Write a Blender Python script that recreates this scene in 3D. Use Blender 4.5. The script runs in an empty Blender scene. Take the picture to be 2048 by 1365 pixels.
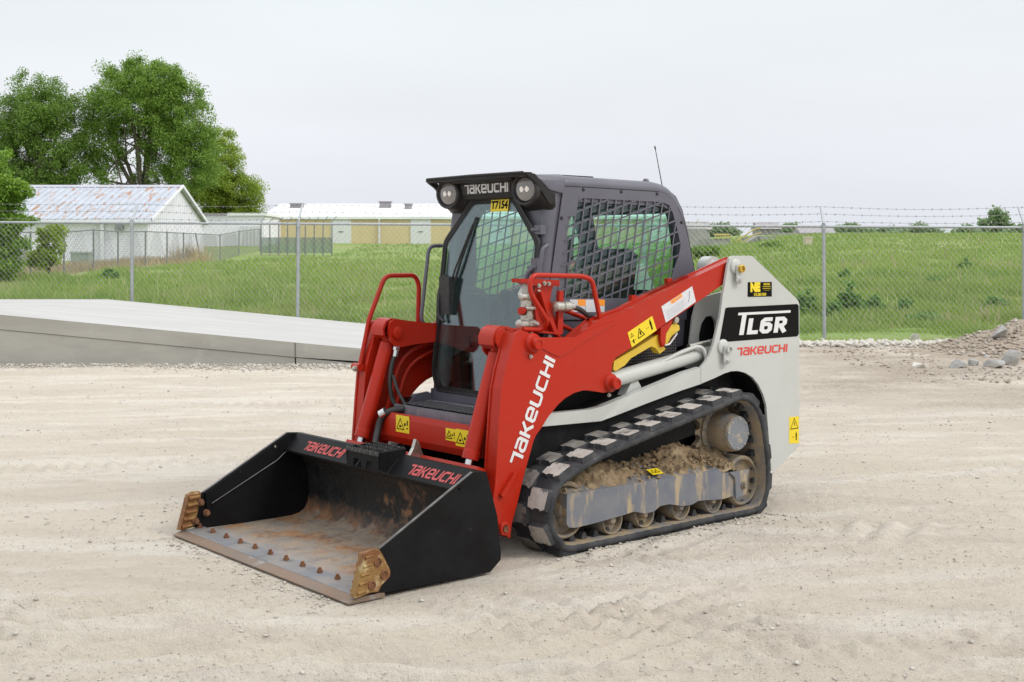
import bpy, bmesh, math, random
import numpy as np
from mathutils import Vector, Matrix
R = math.radians
random.seed(7)
rng = np.random.default_rng(7)
sc = bpy.context.scene
col = sc.collection

# ------------------------------------------------------------------ camera
cam_d = bpy.data.cameras.new("camera")
cam_d.sensor_width = 36.0
cam_d.lens = 43.19
cam_d.shift_y = -0.08575
cam_d.clip_start = 0.1
cam_d.clip_end = 6000
cam = bpy.data.objects.new("camera", cam_d)
col.objects.link(cam)
cam.location = (0, 0, 1.532)
cam.rotation_euler = (R(90), 0, 0)
sc.camera = cam

# ------------------------------------------------------------------ overcast sky
SUN_EL, SUN_AZ = R(40), R(112)          # azimuth clockwise from +Y (view direction)
world = bpy.data.worlds.new("World")
sc.world = world
world.use_nodes = True
nt = world.node_tree
for n in list(nt.nodes): nt.nodes.remove(n)
W_out = nt.nodes.new("ShaderNodeOutputWorld")
W_bg = nt.nodes.new("ShaderNodeBackground")
W_sky = nt.nodes.new("ShaderNodeTexSky")
W_sky.sky_type = 'NISHITA'
W_sky.sun_disc = False
W_sky.sun_elevation = SUN_EL
W_sky.sun_rotation = SUN_AZ
W_sky.air_density = 2.0
W_sky.dust_density = 6.0
W_tc = nt.nodes.new("ShaderNodeTexCoord")
W_sep = nt.nodes.new("ShaderNodeSeparateXYZ")
nt.links.new(W_tc.outputs['Generated'], W_sep.inputs[0])
W_ramp = nt.nodes.new("ShaderNodeValToRGB")
cr = W_ramp.color_ramp
cr.elements[0].position = 0.0; cr.elements[0].color = (0.735, 0.765, 0.825, 1)
cr.elements[1].position = 1.0; cr.elements[1].color = (1.75, 1.78, 1.82, 1)
e = cr.elements.new(0.07); e.color = (0.77, 0.79, 0.845, 1)
e = cr.elements.new(0.20); e.color = (0.79, 0.835, 0.865, 1)
nt.links.new(W_sep.outputs[2], W_ramp.inputs[0])
W_map = nt.nodes.new("ShaderNodeMapping")
W_map.inputs['Scale'].default_value = (1.2, 1.2, 5.0)
nt.links.new(W_tc.outputs['Generated'], W_map.inputs[0])
W_noise = nt.nodes.new("ShaderNodeTexNoise")
W_noise.inputs['Scale'].default_value = 1.6
W_noise.inputs['Detail'].default_value = 4
nt.links.new(W_map.outputs[0], W_noise.inputs['Vector'])
W_mr = nt.nodes.new("ShaderNodeMapRange")
W_mr.inputs[1].default_value = 0.3; W_mr.inputs[2].default_value = 0.7
W_mr.inputs[3].default_value = 0.935; W_mr.inputs[4].default_value = 1.03
nt.links.new(W_noise.outputs['Fac'], W_mr.inputs[0])
W_mul = nt.nodes.new("ShaderNodeVectorMath"); W_mul.operation = 'SCALE'
nt.links.new(W_ramp.outputs[0], W_mul.inputs[0])
nt.links.new(W_mr.outputs[0], W_mul.inputs['Scale'])
W_s2 = nt.nodes.new("ShaderNodeVectorMath"); W_s2.operation = 'SCALE'
W_s2.inputs['Scale'].default_value = 0.008
nt.links.new(W_sky.outputs[0], W_s2.inputs[0])
W_add = nt.nodes.new("ShaderNodeVectorMath"); W_add.operation = 'ADD'
nt.links.new(W_mul.outputs[0], W_add.inputs[0])
nt.links.new(W_s2.outputs[0], W_add.inputs[1])
nt.links.new(W_add.outputs[0], W_bg.inputs[0])
W_bg.inputs[1].default_value = 1.0
nt.links.new(W_bg.outputs[0], W_out.inputs[0])

# ------------------------------------------------------------------ veiled sun
sun_d = bpy.data.lights.new("sun", 'SUN')
sun_d.energy = 1.4
sun_d.angle = R(16)
sun_d.color = (1.0, 0.96, 0.90)
sun = bpy.data.objects.new("sun", sun_d)
col.objects.link(sun)
sd = Vector((math.sin(SUN_AZ) * math.cos(SUN_EL), math.cos(SUN_AZ) * math.cos(SUN_EL), math.sin(SUN_EL)))
sun.rotation_euler = sd.to_track_quat('Z', 'Y').to_euler()

vs = sc.view_settings
vs.view_transform = 'Standard'
vs.look = 'None'
vs.exposure = 0.10
vs.gamma = 1.0
vs.use_curve_mapping = False
sc.cycles.max_bounces = 10
sc.cycles.transparent_max_bounces = 24

# ------------------------------------------------------------------ mesh helpers
def link(name, me, mat=None, parent=None):
    o = bpy.data.objects.new(name, me)
    col.objects.link(o)
    if mat is not None and me is not None and not me.materials: me.materials.append(mat)
    if parent is not None: o.parent = parent
    return o

def tag(o, label=None, cat=None, group=None, kind=None):
    if label: o["label"] = label
    if cat: o["category"] = cat
    if group: o["group"] = group
    if kind: o["kind"] = kind
    return o

def empty(name, loc=(0, 0, 0), rz=0.0):
    o = bpy.data.objects.new(name, None)
    col.objects.link(o)
    o.location = loc; o.rotation_euler = (0, 0, rz)
    o.empty_display_size = 0.1
    return o

class B:
    """collects shapes into one bmesh"""
    def __init__(s): s.bm = bmesh.new()
    def poly(s, vs_, faces):
        v = [s.bm.verts.new(p) for p in vs_]
        for f in faces:
            try: s.bm.faces.new([v[i] for i in f])
            except ValueError: pass
        return v
    def box(s, lo, hi, M=None):
        x0, y0, z0 = lo; x1, y1, z1 = hi
        p = [(x0, y0, z0), (x1, y0, z0), (x1, y1, z0), (x0, y1, z0), (x0, y0, z1), (x1, y0, z1), (x1, y1, z1), (x0, y1, z1)]
        if M is not None: p = [M @ Vector(q) for q in p]
        s.poly(p, [(0, 3, 2, 1), (4, 5, 6, 7), (0, 1, 5, 4), (1, 2, 6, 5), (2, 3, 7, 6), (3, 0, 4, 7)])
        return s
    def prism(s, pts, f0, f1):
        """pts 2D; f0,f1: functions mapping 2D->3D for both caps"""
        n = len(pts)
        a = [s.bm.verts.new(f0(p)) for p in pts]
        b = [s.bm.verts.new(f1(p)) for p in pts]
        s.bm.faces.new(a); s.bm.faces.new(b[::-1])
        for i in range(n):
            j = (i + 1) % n
            s.bm.faces.new((a[j], a[i], b[i], b[j]))
        return s
    def py(s, pts, y0, y1): return s.prism(pts, lambda p: (p[0], y0, p[1]), lambda p: (p[0], y1, p[1]))
    def px(s, pts, x0, x1): return s.prism(pts, lambda p: (x0, p[0], p[1]), lambda p: (x1, p[0], p[1]))
    def pz(s, pts, z0, z1): return s.prism(pts, lambda p: (p[0], p[1], z0), lambda p: (p[0], p[1], z1))
    def ring(s, outer, holes, f0, f1):
        """plate with holes"""
        res = []
        for f in (f0, f1):
            edges = []; loops = []
            for lp in [outer] + holes:
                v = [s.bm.verts.new(f(p)) for p in lp]
                loops.append(v)
                for i in range(len(v)): edges.append(s.bm.edges.new((v[i], v[(i + 1) % len(v)])))
            bmesh.ops.triangle_fill(s.bm, use_beauty=True, use_dissolve=False, edges=edges)
            res.append(loops)
        for la, lb in zip(*res):
            n = len(la)
            for i in range(n):
                j = (i + 1) % n
                try: s.bm.faces.new((la[i], la[j], lb[j], lb[i]))
                except ValueError: pass
        return s
    def rod(s, p0, p1, r0, r1=None, n=14, caps=True):
        r1 = r0 if r1 is None else r1
        p0 = Vector(p0); p1 = Vector(p1)
        d = (p1 - p0).normalized()
        u = d.orthogonal().normalized(); w = d.cross(u)
        a = []; b = []
        for i in range(n):
            t = 2 * math.pi * i / n
            e_ = u * math.cos(t) + w * math.sin(t)
            a.append(s.bm.verts.new(p0 + e_ * r0)); b.append(s.bm.verts.new(p1 + e_ * r1))
        for i in range(n):
            j = (i + 1) % n
            s.bm.faces.new((a[i], a[j], b[j], b[i]))
        if caps: s.bm.faces.new(a[::-1]); s.bm.faces.new(b)
        return s
    def lathe(s, p0, d, prof, n=20):
        """prof: list of (along, radius)"""
        p0 = Vector(p0); d = Vector(d).normalized()
        u = d.orthogonal().normalized(); w = d.cross(u)
        rings = []
        for h, r in prof:
            if r < 1e-5: rings.append([s.bm.verts.new(p0 + d * h)])
            else: rings.append([s.bm.verts.new(p0 + d * h + (u * math.cos(2 * math.pi * i / n) + w * math.sin(2 * math.pi * i / n)) * r) for i in range(n)])
        for a, b in zip(rings[:-1], rings[1:]):
            for i in range(n):
                j = (i + 1) % n
                if len(a) == 1 and len(b) == 1: continue
                if len(a) == 1: s.bm.faces.new((a[0], b[j], b[i]))
                elif len(b) == 1: s.bm.faces.new((a[i], a[j], b[0]))
                else: s.bm.faces.new((a[i], a[j], b[j], b[i]))
        if len(rings[0]) > 1: s.bm.faces.new(rings[0][::-1])
        if len(rings[-1]) > 1: s.bm.faces.new(rings[-1])
        return s
    def tube(s, pts, r, n=10, fil=0.0, steps=5):
        pts = [Vector(p) for p in pts]
        if fil > 0: pts = fillet(pts, fil, steps)
        rings = []
        m = len(pts)
        prev = None
        for i, p in enumerate(pts):
            if i == 0: t = pts[1] - pts[0]
            elif i == m - 1: t = pts[-1] - pts[-2]
            else: t = (pts[i + 1] - p).normalized() + (p - pts[i - 1]).normalized()
            t.normalize()
            if prev is None: u = t.orthogonal().normalized()
            else:
                u = prev - t * prev.dot(t)
                u = u.normalized() if u.length > 1e-6 else t.orthogonal().normalized()
            prev = u
            w = t.cross(u)
            rr = r[i] if isinstance(r, (list, tuple)) else r
            rings.append([s.bm.verts.new(p + (u * math.cos(2 * math.pi * k / n) + w * math.sin(2 * math.pi * k / n)) * rr) for k in range(n)])
        for a, b in zip(rings[:-1], rings[1:]):
            for k in range(n):
                j = (k + 1) % n
                s.bm.faces.new((a[k], a[j], b[j], b[k]))
        s.bm.faces.new(rings[0][::-1]); s.bm.faces.new(rings[-1])
        return s
    def bevel(s, w, seg=2, ang=30):
        es = [e_ for e_ in s.bm.edges if len(e_.link_faces) == 2 and e_.calc_face_angle(0) > R(ang)]
        try: bmesh.ops.bevel(s.bm, geom=es, offset=w, segments=seg, profile=0.5, affect='EDGES', clamp_overlap=True)
        except Exception: pass
        return s
    def done(s, name, mat, parent=None, smooth=None, mirror=False):
        if mirror:
            for v in s.bm.verts: v.co.y = -v.co.y
        bmesh.ops.recalc_face_normals(s.bm, faces=s.bm.faces)
        me = bpy.data.meshes.new(name)
        s.bm.to_mesh(me); s.bm.free()
        if smooth:
            sm = np.ones(len(me.polygons), dtype=bool)
            me.polygons.foreach_set('use_smooth', sm)
            try: me.set_sharp_from_angle(angle=R(smooth))
            except Exception: pass
        return link(name, me, mat, parent)

def fillet(pts, rad, steps=5):
    out = [pts[0]]
    for a, b, c in zip(pts[:-2], pts[1:-1], pts[2:]):
        u = (a - b); w = (c - b)
        l = min(rad, u.length * 0.49, w.length * 0.49)
        p = b + u.normalized() * l; q = b + w.normalized() * l
        for i in range(steps + 1):
            t = i / steps
            out.append(p * (1 - t) ** 2 + b * 2 * t * (1 - t) + q * t * t)
    out.append(pts[-1])
    return out

def rpoly(pts, rad, steps=3):
    """rounded 2D polygon; rad number or list"""
    n = len(pts); out = []
    for i in range(n):
        a = Vector(pts[i - 1]); b = Vector(pts[i]); c = Vector(pts[(i + 1) % n])
        r_ = rad[i] if isinstance(rad, (list, tuple)) else rad
        if r_ <= 0: out.append(tuple(b)); continue
        u = a - b; w = c - b
        l = min(r_, u.length * 0.45, w.length * 0.45)
        p = b + u.normalized() * l; q = b + w.normalized() * l
        for k in range(steps + 1):
            t = k / steps
            out.append(tuple(p * (1 - t) ** 2 + b * 2 * t * (1 - t) + q * t * t))
    return out

def circ(cx, cy, r, n=20, a0=0, a1=360, ry=None):
    ry = ry or r
    full = abs(a1 - a0) >= 360
    m = n if full else n + 1
    return [(cx + r * math.cos(R(a0 + (a1 - a0) * i / n)), cy + ry * math.sin(R(a0 + (a1 - a0) * i / n))) for i in range(m)]

def smooth_loop(pts, k=6):
    out = []; n = len(pts)
    for i in range(n):
        p0, p1, p2, p3 = [np.array(pts[(i + j) % n], float) for j in (-1, 0, 1, 2)]
        for s_ in range(k):
            t = s_ / k
            out.append(0.5 * ((2 * p1) + (-p0 + p2) * t + (2 * p0 - 5 * p1 + 4 * p2 - p3) * t * t + (-p0 + 3 * p1 - 3 * p2 + p3) * t ** 3))
    return np.array(out)

def np_mesh(name, verts, faces, mat=None, parent=None, smooth=False):
    me = bpy.data.meshes.new(name)
    verts = np.asarray(verts, np.float32); faces = np.asarray(faces, np.int32)
    nv = faces.shape[1]
    me.vertices.add(len(verts)); me.vertices.foreach_set('co', verts.ravel())
    me.loops.add(faces.size); me.loops.foreach_set('vertex_index', faces.ravel())
    me.polygons.add(len(faces))
    me.polygons.foreach_set('loop_start', np.arange(0, faces.size, nv, dtype=np.int32))
    me.polygons.foreach_set('loop_total', np.full(len(faces), nv, dtype=np.int32))
    if smooth: me.polygons.foreach_set('use_smooth', np.ones(len(faces), dtype=bool))
    me.update(calc_edges=True)
    return link(name, me, mat, parent)

# vectorised 2D gradient noise
_perm = rng.permutation(256); _perm = np.concatenate([_perm, _perm])
_ga = rng.random(256) * 2 * np.pi
def noise2(x, y):
    x = np.asarray(x, float); y = np.asarray(y, float)
    xi = np.floor(x).astype(int); yi = np.floor(y).astype(int)
    xf = x - xi; yf = y - yi
    def g(ix, iy, dx, dy):
        h = _ga[_perm[(_perm[ix & 255] + iy) & 255]]
        return np.cos(h) * dx + np.sin(h) * dy
    u = xf * xf * xf * (xf * (xf * 6 - 15) + 10); v = yf * yf * yf * (yf * (yf * 6 - 15) + 10)
    a = g(xi, yi, xf, yf); b = g(xi + 1, yi, xf - 1, yf)
    c = g(xi, yi + 1, xf, yf - 1); d = g(xi + 1, yi + 1, xf - 1, yf - 1)
    return (a * (1 - u) + b * u) * (1 - v) + (c * (1 - u) + d * u) * v
def fbm(x, y, o=4):
    s_ = 0; a = 1.0
    for k in range(o):
        s_ = s_ + a * noise2(x * 2 ** k + 17.3 * k, y * 2 ** k - 9.1 * k); a *= 0.5
    return s_

# ------------------------------------------------------------------ materials
def srgb(r, g, b):
    f = lambda c: (c / 255 / 12.92) if c / 255 <= 0.04045 else ((c / 255 + 0.055) / 1.055) ** 2.4
    return (f(r), f(g), f(b))
def mat(name, c1, c2=None, scale=8.0, detail=5, rough=0.6, metal=0.0, bump=0.0, bscale=60.0, lo=0.4, hi=0.6,
        coat=0.0, spec=0.5, c3=None, s3=3.0, lo3=0.55, hi3=0.65, stretch=None, rvar=0.0, stretch3=None, trans=0.0):
    m = bpy.data.materials.new(name); m.use_nodes = True
    t = m.node_tree; b = t.nodes["Principled BSDF"]
    b.inputs['Roughness'].default_value = rough
    b.inputs['Metallic'].default_value = metal
    b.inputs['Coat Weight'].default_value = coat
    b.inputs['Coat Roughness'].default_value = 0.12
    b.inputs['Specular IOR Level'].default_value = spec
    b.inputs['Base Color'].default_value = (*c1, 1)
    tc = t.nodes.new("ShaderNodeTexCoord")
    def nz(sc_, det, st):
        n = t.nodes.new("ShaderNodeTexNoise")
        n.inputs['Scale'].default_value = sc_; n.inputs['Detail'].default_value = det
        n.inputs['Roughness'].default_value = 0.62
        if st:
            mp = t.nodes.new("ShaderNodeMapping"); mp.inputs['Scale'].default_value = st
            t.links.new(tc.outputs['Object'], mp.inputs[0]); t.links.new(mp.outputs[0], n.inputs['Vector'])
        else: t.links.new(tc.outputs['Object'], n.inputs['Vector'])
        return n
    def mr(n, a, b_):
        r_ = t.nodes.new("ShaderNodeMapRange"); r_.inputs[1].default_value = a; r_.inputs[2].default_value = b_
        t.links.new(n.outputs['Fac'], r_.inputs[0]); return r_
    cur = None
    if c2 is not None:
        n = nz(scale, detail, stretch); r_ = mr(n, lo, hi)
        mx = t.nodes.new("ShaderNodeMix"); mx.data_type = 'RGBA'
        t.links.new(r_.outputs[0], mx.inputs['Factor'])
        mx.inputs['A'].default_value = (*c1, 1); mx.inputs['B'].default_value = (*c2, 1)
        cur = mx.outputs['Result']
        if rvar:
            ra = t.nodes.new("ShaderNodeMapRange"); ra.inputs[3].default_value = rough - rvar; ra.inputs[4].default_value = rough + rvar
            t.links.new(r_.outputs[0], ra.inputs[0]); t.links.new(ra.outputs[0], b.inputs['Roughness'])
    if c3 is not None:
        n = nz(s3, 6, stretch3); r_ = mr(n, lo3, hi3)
        mx = t.nodes.new("ShaderNodeMix"); mx.data_type = 'RGBA'
        t.links.new(r_.outputs[0], mx.inputs['Factor'])
        if cur is not None: t.links.new(cur, mx.inputs['A'])
        else: mx.inputs['A'].default_value = (*c1, 1)
        mx.inputs['B'].default_value = (*c3, 1)
        cur = mx.outputs['Result']
    if cur is not None: t.links.new(cur, b.inputs['Base Color'])
    if bump:
        n = nz(bscale, 5, None)
        bp = t.nodes.new("ShaderNodeBump"); bp.inputs['Strength'].default_value = bump; bp.inputs['Distance'].default_value = 0.02
        t.links.new(n.outputs['Fac'], bp.inputs['Height']); t.links.new(bp.outputs[0], b.inputs['Normal'])
    if trans:
        # leaves let some light through
        tr = t.nodes.new("ShaderNodeBsdfTranslucent")
        if cur is not None: t.links.new(cur, tr.inputs[0])
        else: tr.inputs[0].default_value = (*c1, 1)
        ms = t.nodes.new("ShaderNodeMixShader"); ms.inputs[0].default_value = trans
        out = t.nodes["Material Output"]
        t.links.new(b.outputs[0], ms.inputs[1]); t.links.new(tr.outputs[0], ms.inputs[2]); t.links.new(ms.outputs[0], out.inputs[0])
    return m
def glass(name, tint, refl=1.0, rough=0.0):
    m = bpy.data.materials.new(name); m.use_nodes = True
    t = m.node_tree
    for n in list(t.nodes):
        if n.type != 'OUTPUT_MATERIAL': t.nodes.remove(n)
    tr = t.nodes.new("ShaderNodeBsdfTransparent"); tr.inputs[0].default_value = (*tint, 1)
    gl = t.nodes.new("ShaderNodeBsdfGlossy"); gl.inputs['Roughness'].default_value = rough
    gl.inputs['Color'].default_value = (0.9, 0.95, 1.0, 1)
    lw_ = t.nodes.new("ShaderNodeLayerWeight"); lw_.inputs[0].default_value = 0.5
    pw = t.nodes.new("ShaderNodeMath"); pw.operation = 'POWER'; pw.inputs[1].default_value = 4.0
    t.links.new(lw_.outputs['Facing'], pw.inputs[0])
    mu = t.nodes.new("ShaderNodeMath"); mu.operation = 'MULTIPLY_ADD'; mu.inputs[1].default_value = 0.95 * refl; mu.inputs[2].default_value = 0.04 * refl; mu.use_clamp = True
    t.links.new(pw.outputs[0], mu.inputs[0])
    ms = t.nodes.new("ShaderNodeMixShader")
    t.links.new(mu.outputs[0], ms.inputs[0]); t.links.new(tr.outputs[0], ms.inputs[1]); t.links.new(gl.outputs[0], ms.inputs[2])
    t.links.new(ms.outputs[0], t.nodes["Material Output"].inputs[0])
    return m

M = {}
M['red'] = mat('red_paint', (0.395, 0.018, 0.006), (0.36, 0.032, 0.016), scale=2.2, detail=9, lo=.46, hi=.74, rvar=.09, rough=0.40, coat=0.03, spec=0.26, bump=0.03, bscale=120, c3=(0.42, 0.11, 0.07), s3=34, lo3=0.665, hi3=0.80)
M['grey_white'] = mat('pale_grey_paint', (0.475, 0.485, 0.465), (0.425, 0.43, 0.405), scale=2.0, detail=9, lo=.45, hi=.75, rvar=.08, rough=0.42, coat=0.08, bump=0.02, bscale=120, c3=(0.37, 0.35, 0.315), s3=28, lo3=.68, hi3=.80)
M['cab'] = mat('charcoal_cab_paint', (0.105, 0.103, 0.13), (0.09, 0.088, 0.112), scale=4, rough=0.42, bump=0.03, bscale=400, c3=(0.13, 0.125, 0.135), s3=14, lo3=0.62, hi3=0.85)
M['plastic'] = mat('black_plastic', (0.016, 0.0155, 0.016), (0.022, 0.021, 0.021), scale=30, rough=0.5, spec=.22, bump=0.05, bscale=500)
M['black'] = mat('black_paint', (0.008, 0.008, 0.009), (0.014, 0.014, 0.015), scale=12, rough=0.5, spec=.12, bump=0.03, bscale=200)
M['rubber'] = mat('track_rubber', (0.028, 0.029, 0.033), (0.055, 0.055, 0.058), scale=9, rough=0.8, spec=.3, bump=0.25, bscale=90, c3=(0.17, 0.155, 0.135), s3=6, lo3=0.62, hi3=0.84)
M['lugtop'] = mat('dusty_lug_top', (0.44, 0.41, 0.37), (0.36, 0.33, 0.30), scale=14, rough=0.92, bump=0.25, bscale=120, c3=(0.10, 0.095, 0.09), s3=13, lo3=0.54, hi3=0.64)
M['lugtop2'] = mat('scuffed_lug_top', (0.26, 0.24, 0.215), (0.17, 0.155, 0.14), scale=14, rough=0.92, bump=0.25, bscale=120, c3=(0.07, 0.068, 0.066), s3=9, lo3=0.55, hi3=0.64)
M['frame_grey'] = mat('track_frame_paint', (0.125, 0.135, 0.165), (0.16, 0.165, 0.18), scale=6, rough=0.5, bump=0.06, bscale=160, c3=(0.36, 0.28, 0.18), s3=7, lo3=0.50, hi3=0.62, stretch3=(2.2, 1, 0.6))
M['mud'] = mat('dried_mud', (0.30, 0.215, 0.125), (0.17, 0.12, 0.07), scale=22, rough=0.97, bump=0.9, bscale=55, c3=(0.38, 0.29, 0.18), s3=9, lo3=0.5, hi3=0.7)
M['mudmetal'] = mat('muddy_steel', (0.15, 0.145, 0.14), (0.25, 0.19, 0.12), scale=9, rough=0.7, bump=0.35, bscale=70, c3=(0.28, 0.21, 0.125), s3=7, lo3=0.52, hi3=0.64)
M['steel'] = mat('bright_steel', (0.62, 0.62, 0.62), rough=0.22, metal=1.0)
M['zinc'] = mat('zinc_fitting', (0.55, 0.53, 0.48), (0.42, 0.40, 0.36), scale=40, rough=0.35, metal=0.85)
M['brass'] = mat('brass_plug', (0.62, 0.45, 0.10), rough=0.35, metal=0.8)
M['hose'] = mat('black_hose', (0.016, 0.016, 0.017), (0.028, 0.028, 0.028), scale=40, rough=0.55)
M['yellow'] = mat('safety_yellow', (0.66, 0.45, 0.03), (0.60, 0.41, 0.035), scale=6, rough=0.45)
M['label_y'] = mat('yellow_label', (0.74, 0.56, 0.012), rough=0.4)
M['label_w'] = mat('white_label', (0.62, 0.62, 0.64), (0.56, 0.57, 0.59), scale=50, rough=0.4)
M['label_o'] = mat('orange_label', (0.85, 0.30, 0.03), rough=0.4)
M['ink'] = mat('black_print', (0.006, 0.0058, 0.0055), rough=0.55, spec=.07)
M['logo_w'] = mat('white_print', (0.64, 0.64, 0.64), rough=0.4)
M['logo_r'] = mat('red_print', (0.62, 0.045, 0.03), rough=0.4)
M['logo_fade'] = mat('faded_red_print', (0.50, 0.06, 0.06), (0.36, 0.05, 0.05), scale=60, rough=0.55)
M['door_glass'] = glass('tinted_door_glass', (0.77, 0.885, 0.855), 2.1)
M['side_glass'] = glass('tinted_side_glass', (0.80, 0.915, 0.86), 1.2)
M['lamp'] = mat('lamp_lens', (0.20, 0.19, 0.185), (0.16, 0.15, 0.148), scale=60, rough=0.12, coat=1.0)
M['lamp_in'] = mat('lamp_bowl', (0.80, 0.76, 0.72), rough=0.15, metal=0.9)

# ================================================================== lettering as flat strokes
def stroke(pts, w):
    """2D polyline -> list of quads (mitred)"""
    P_ = [Vector(p) for p in pts]
    L = []; Rr = []
    n = len(P_)
    for i in range(n):
        if i == 0: d = (P_[1] - P_[0]).normalized(); nn = Vector((-d.y, d.x)); k = 1
        elif i == n - 1: d = (P_[-1] - P_[-2]).normalized(); nn = Vector((-d.y, d.x)); k = 1
        else:
            d0 = (P_[i] - P_[i - 1]).normalized(); d1 = (P_[i + 1] - P_[i]).normalized()
            nn = Vector((-(d0.y + d1.y), d0.x + d1.x))
            if nn.length < 1e-6: nn = Vector((-d0.y, d0.x))
            nn.normalize(); k = 1 / max(0.35, nn.dot(Vector((-d0.y, d0.x))))
        L.append(P_[i] + nn * w * k / 2); Rr.append(P_[i] - nn * w * k / 2)
    return [(Rr[i], Rr[i + 1], L[i + 1], L[i]) for i in range(n - 1)]

def glyphs_logo():
    """the maker's wide stroke lettering, height 1; returns quads and total width"""
    t = 0.2; h = t / 2; c = 0.12
    G = {
        'T': (0.66, [[(0.0, 1 - h), (0.56, 1 - h), (0.56, 0)]]),
        'a': (0.82, [[(0.06, 1 - h), (0.72 - c, 1 - h), (0.72, 1 - h - c), (0.72, 0)], [(0.72, h), (h + c, h), (h, h + c), (h, 0.47 - c / 2), (h + c, 0.56), (0.72, 0.56)]]),
        'K': (0.80, [[(h, 0), (h, 1)], [(0.17, 0.52), (0.36, 0.52), (0.74, 1.0)], [(0.36, 0.52), (0.76, 0.0)]]),
        'e': (0.84, [[(0.78, h), (h + c, h), (h, h + c), (h, 1 - h - c), (h + c, 1 - h), (0.74 - c, 1 - h), (0.74, 1 - h - c), (0.74, 0.46), (h, 0.46)]]),
        'U': (0.86, [[(h, 1), (h, h + c), (h + c, h), (0.76 - c, h), (0.76, h + c), (0.76, 1)]]),
        'C': (0.80, [[(0.78, 1 - h), (h + c, 1 - h), (h, 1 - h - c), (h, h + c), (h + c, h), (0.78, h)]]),
        'H': (0.86, [[(h, 0), (h, 1)], [(0.76, 0), (0.76, 1)], [(h, 0.5), (0.76, 0.5)]]),
        'I': (0.22, [[(h, 0), (h, 1)]]),
    }
    q = []; x = 0
    for ch in "TaKeUCHI":
        w, st = G[ch]
        for s_ in st:
            for quad in stroke(s_, t): q.append([(p.x + x, p.y) for p in quad])
        x += w + 0.10
    return q, x - 0.10

def glyphs_model():
    """big italic model lettering, long bar over the top"""
    t = 0.24; h = t / 2; c = 0.12
    q = []
    def add(st, x, w_=t, sy=1.0):
        for s_ in st:
            for quad in stroke(s_, w_): q.append([(p.x + x, p.y * sy) for p in quad])
    add([[(0.0, 1.10), (2.88, 1.10)]], 0, 0.13)
    add([[(0.34, 1.04), (0.34, 0.0)]], 0)
    S = 0.84
    add([[(h, 1), (h, h), (0.58, h)]], 0.62, t, S)
    add([[(0.64, 1 - h), (h + c, 1 - h), (h, 1 - h - c), (h, h + c), (h + c, h), (0.56 - c, h), (0.56, h + c), (0.56, 0.60 - c), (0.56 - c, 0.58), (h, 0.58)]], 1.28, t, S)
    add([[(h, 0), (h, 1 - h), (0.56 - c, 1 - h), (0.56, 1 - h - c), (0.56, 0.58), (0.56 - c, 0.45), (h, 0.45)], [(0.34, 0.45), (0.62, 0.0)]], 2.08, t, S)
    return [[(x + 0.16 * y, y) for x, y in quad] for quad in q], 2.95

def decal(name, quads, O_, U, V, matl, parent, th=0.0015, N=None):
    """flat print: quads in (u,v) metres laid on the plane O + u*U + v*V, with a sliver of thickness"""
    O_ = Vector(O_); U = Vector(U); V = Vector(V)
    N = (U.cross(V)).normalized() if N is None else Vector(N)
    vs_ = []; fs = []
    for k, quad in enumerate(quads):
        lift = N * (th + 0.00002 * (k % 7))
        b0 = len(vs_)
        vs_ += [O_ + U * u + V * v + lift for u, v in quad]
        fs.append(tuple(range(b0, b0 + len(quad))))
    me = bpy.data.meshes.new(name); me.from_pydata([tuple(v) for v in vs_], [], fs); me.update()
    return link(name, me, matl, parent)

def rect(u0, v0, u1, v1): return [(u0, v0), (u1, v0), (u1, v1), (u0, v1)]
def plate(name, pts, O_, U, V, matl, parent, th=0.001):
    O_ = Vector(O_); U = Vector(U); V = Vector(V); N = U.cross(V).normalized()
    b = B(); b.prism(pts, lambda p: O_ + U * p[0] + V * p[1], lambda p: O_ + U * p[0] + V * p[1] + N * th)
    return b.done(name, matl, parent)

def text_part(name, body, size, O_, U, V, matl, parent, th=0.0018, offset=0.0, sx=1.0):
    cu = bpy.data.curves.new(name, 'FONT'); cu.body = body; cu.size = size; cu.align_x = 'CENTER'; cu.align_y = 'CENTER'
    cu.offset = offset; cu.resolution_u = 3
    ob = bpy.data.objects.new(name + "_tmp", cu); col.objects.link(ob)
    dg = bpy.context.evaluated_depsgraph_get()
    me = bpy.data.meshes.new_from_object(ob.evaluated_get(dg))
    bpy.data.objects.remove(ob); bpy.data.curves.remove(cu)
    U = Vector(U); V = Vector(V); N = U.cross(V).normalized(); O_ = Vector(O_)
    for v in me.vertices:
        x, y = v.co.x * sx, v.co.y
        v.co = O_ + U * x + V * y + N * th
    me.name = name; me.materials.clear(); me.materials.append(matl)
    return link(name, me, None, parent)

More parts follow.
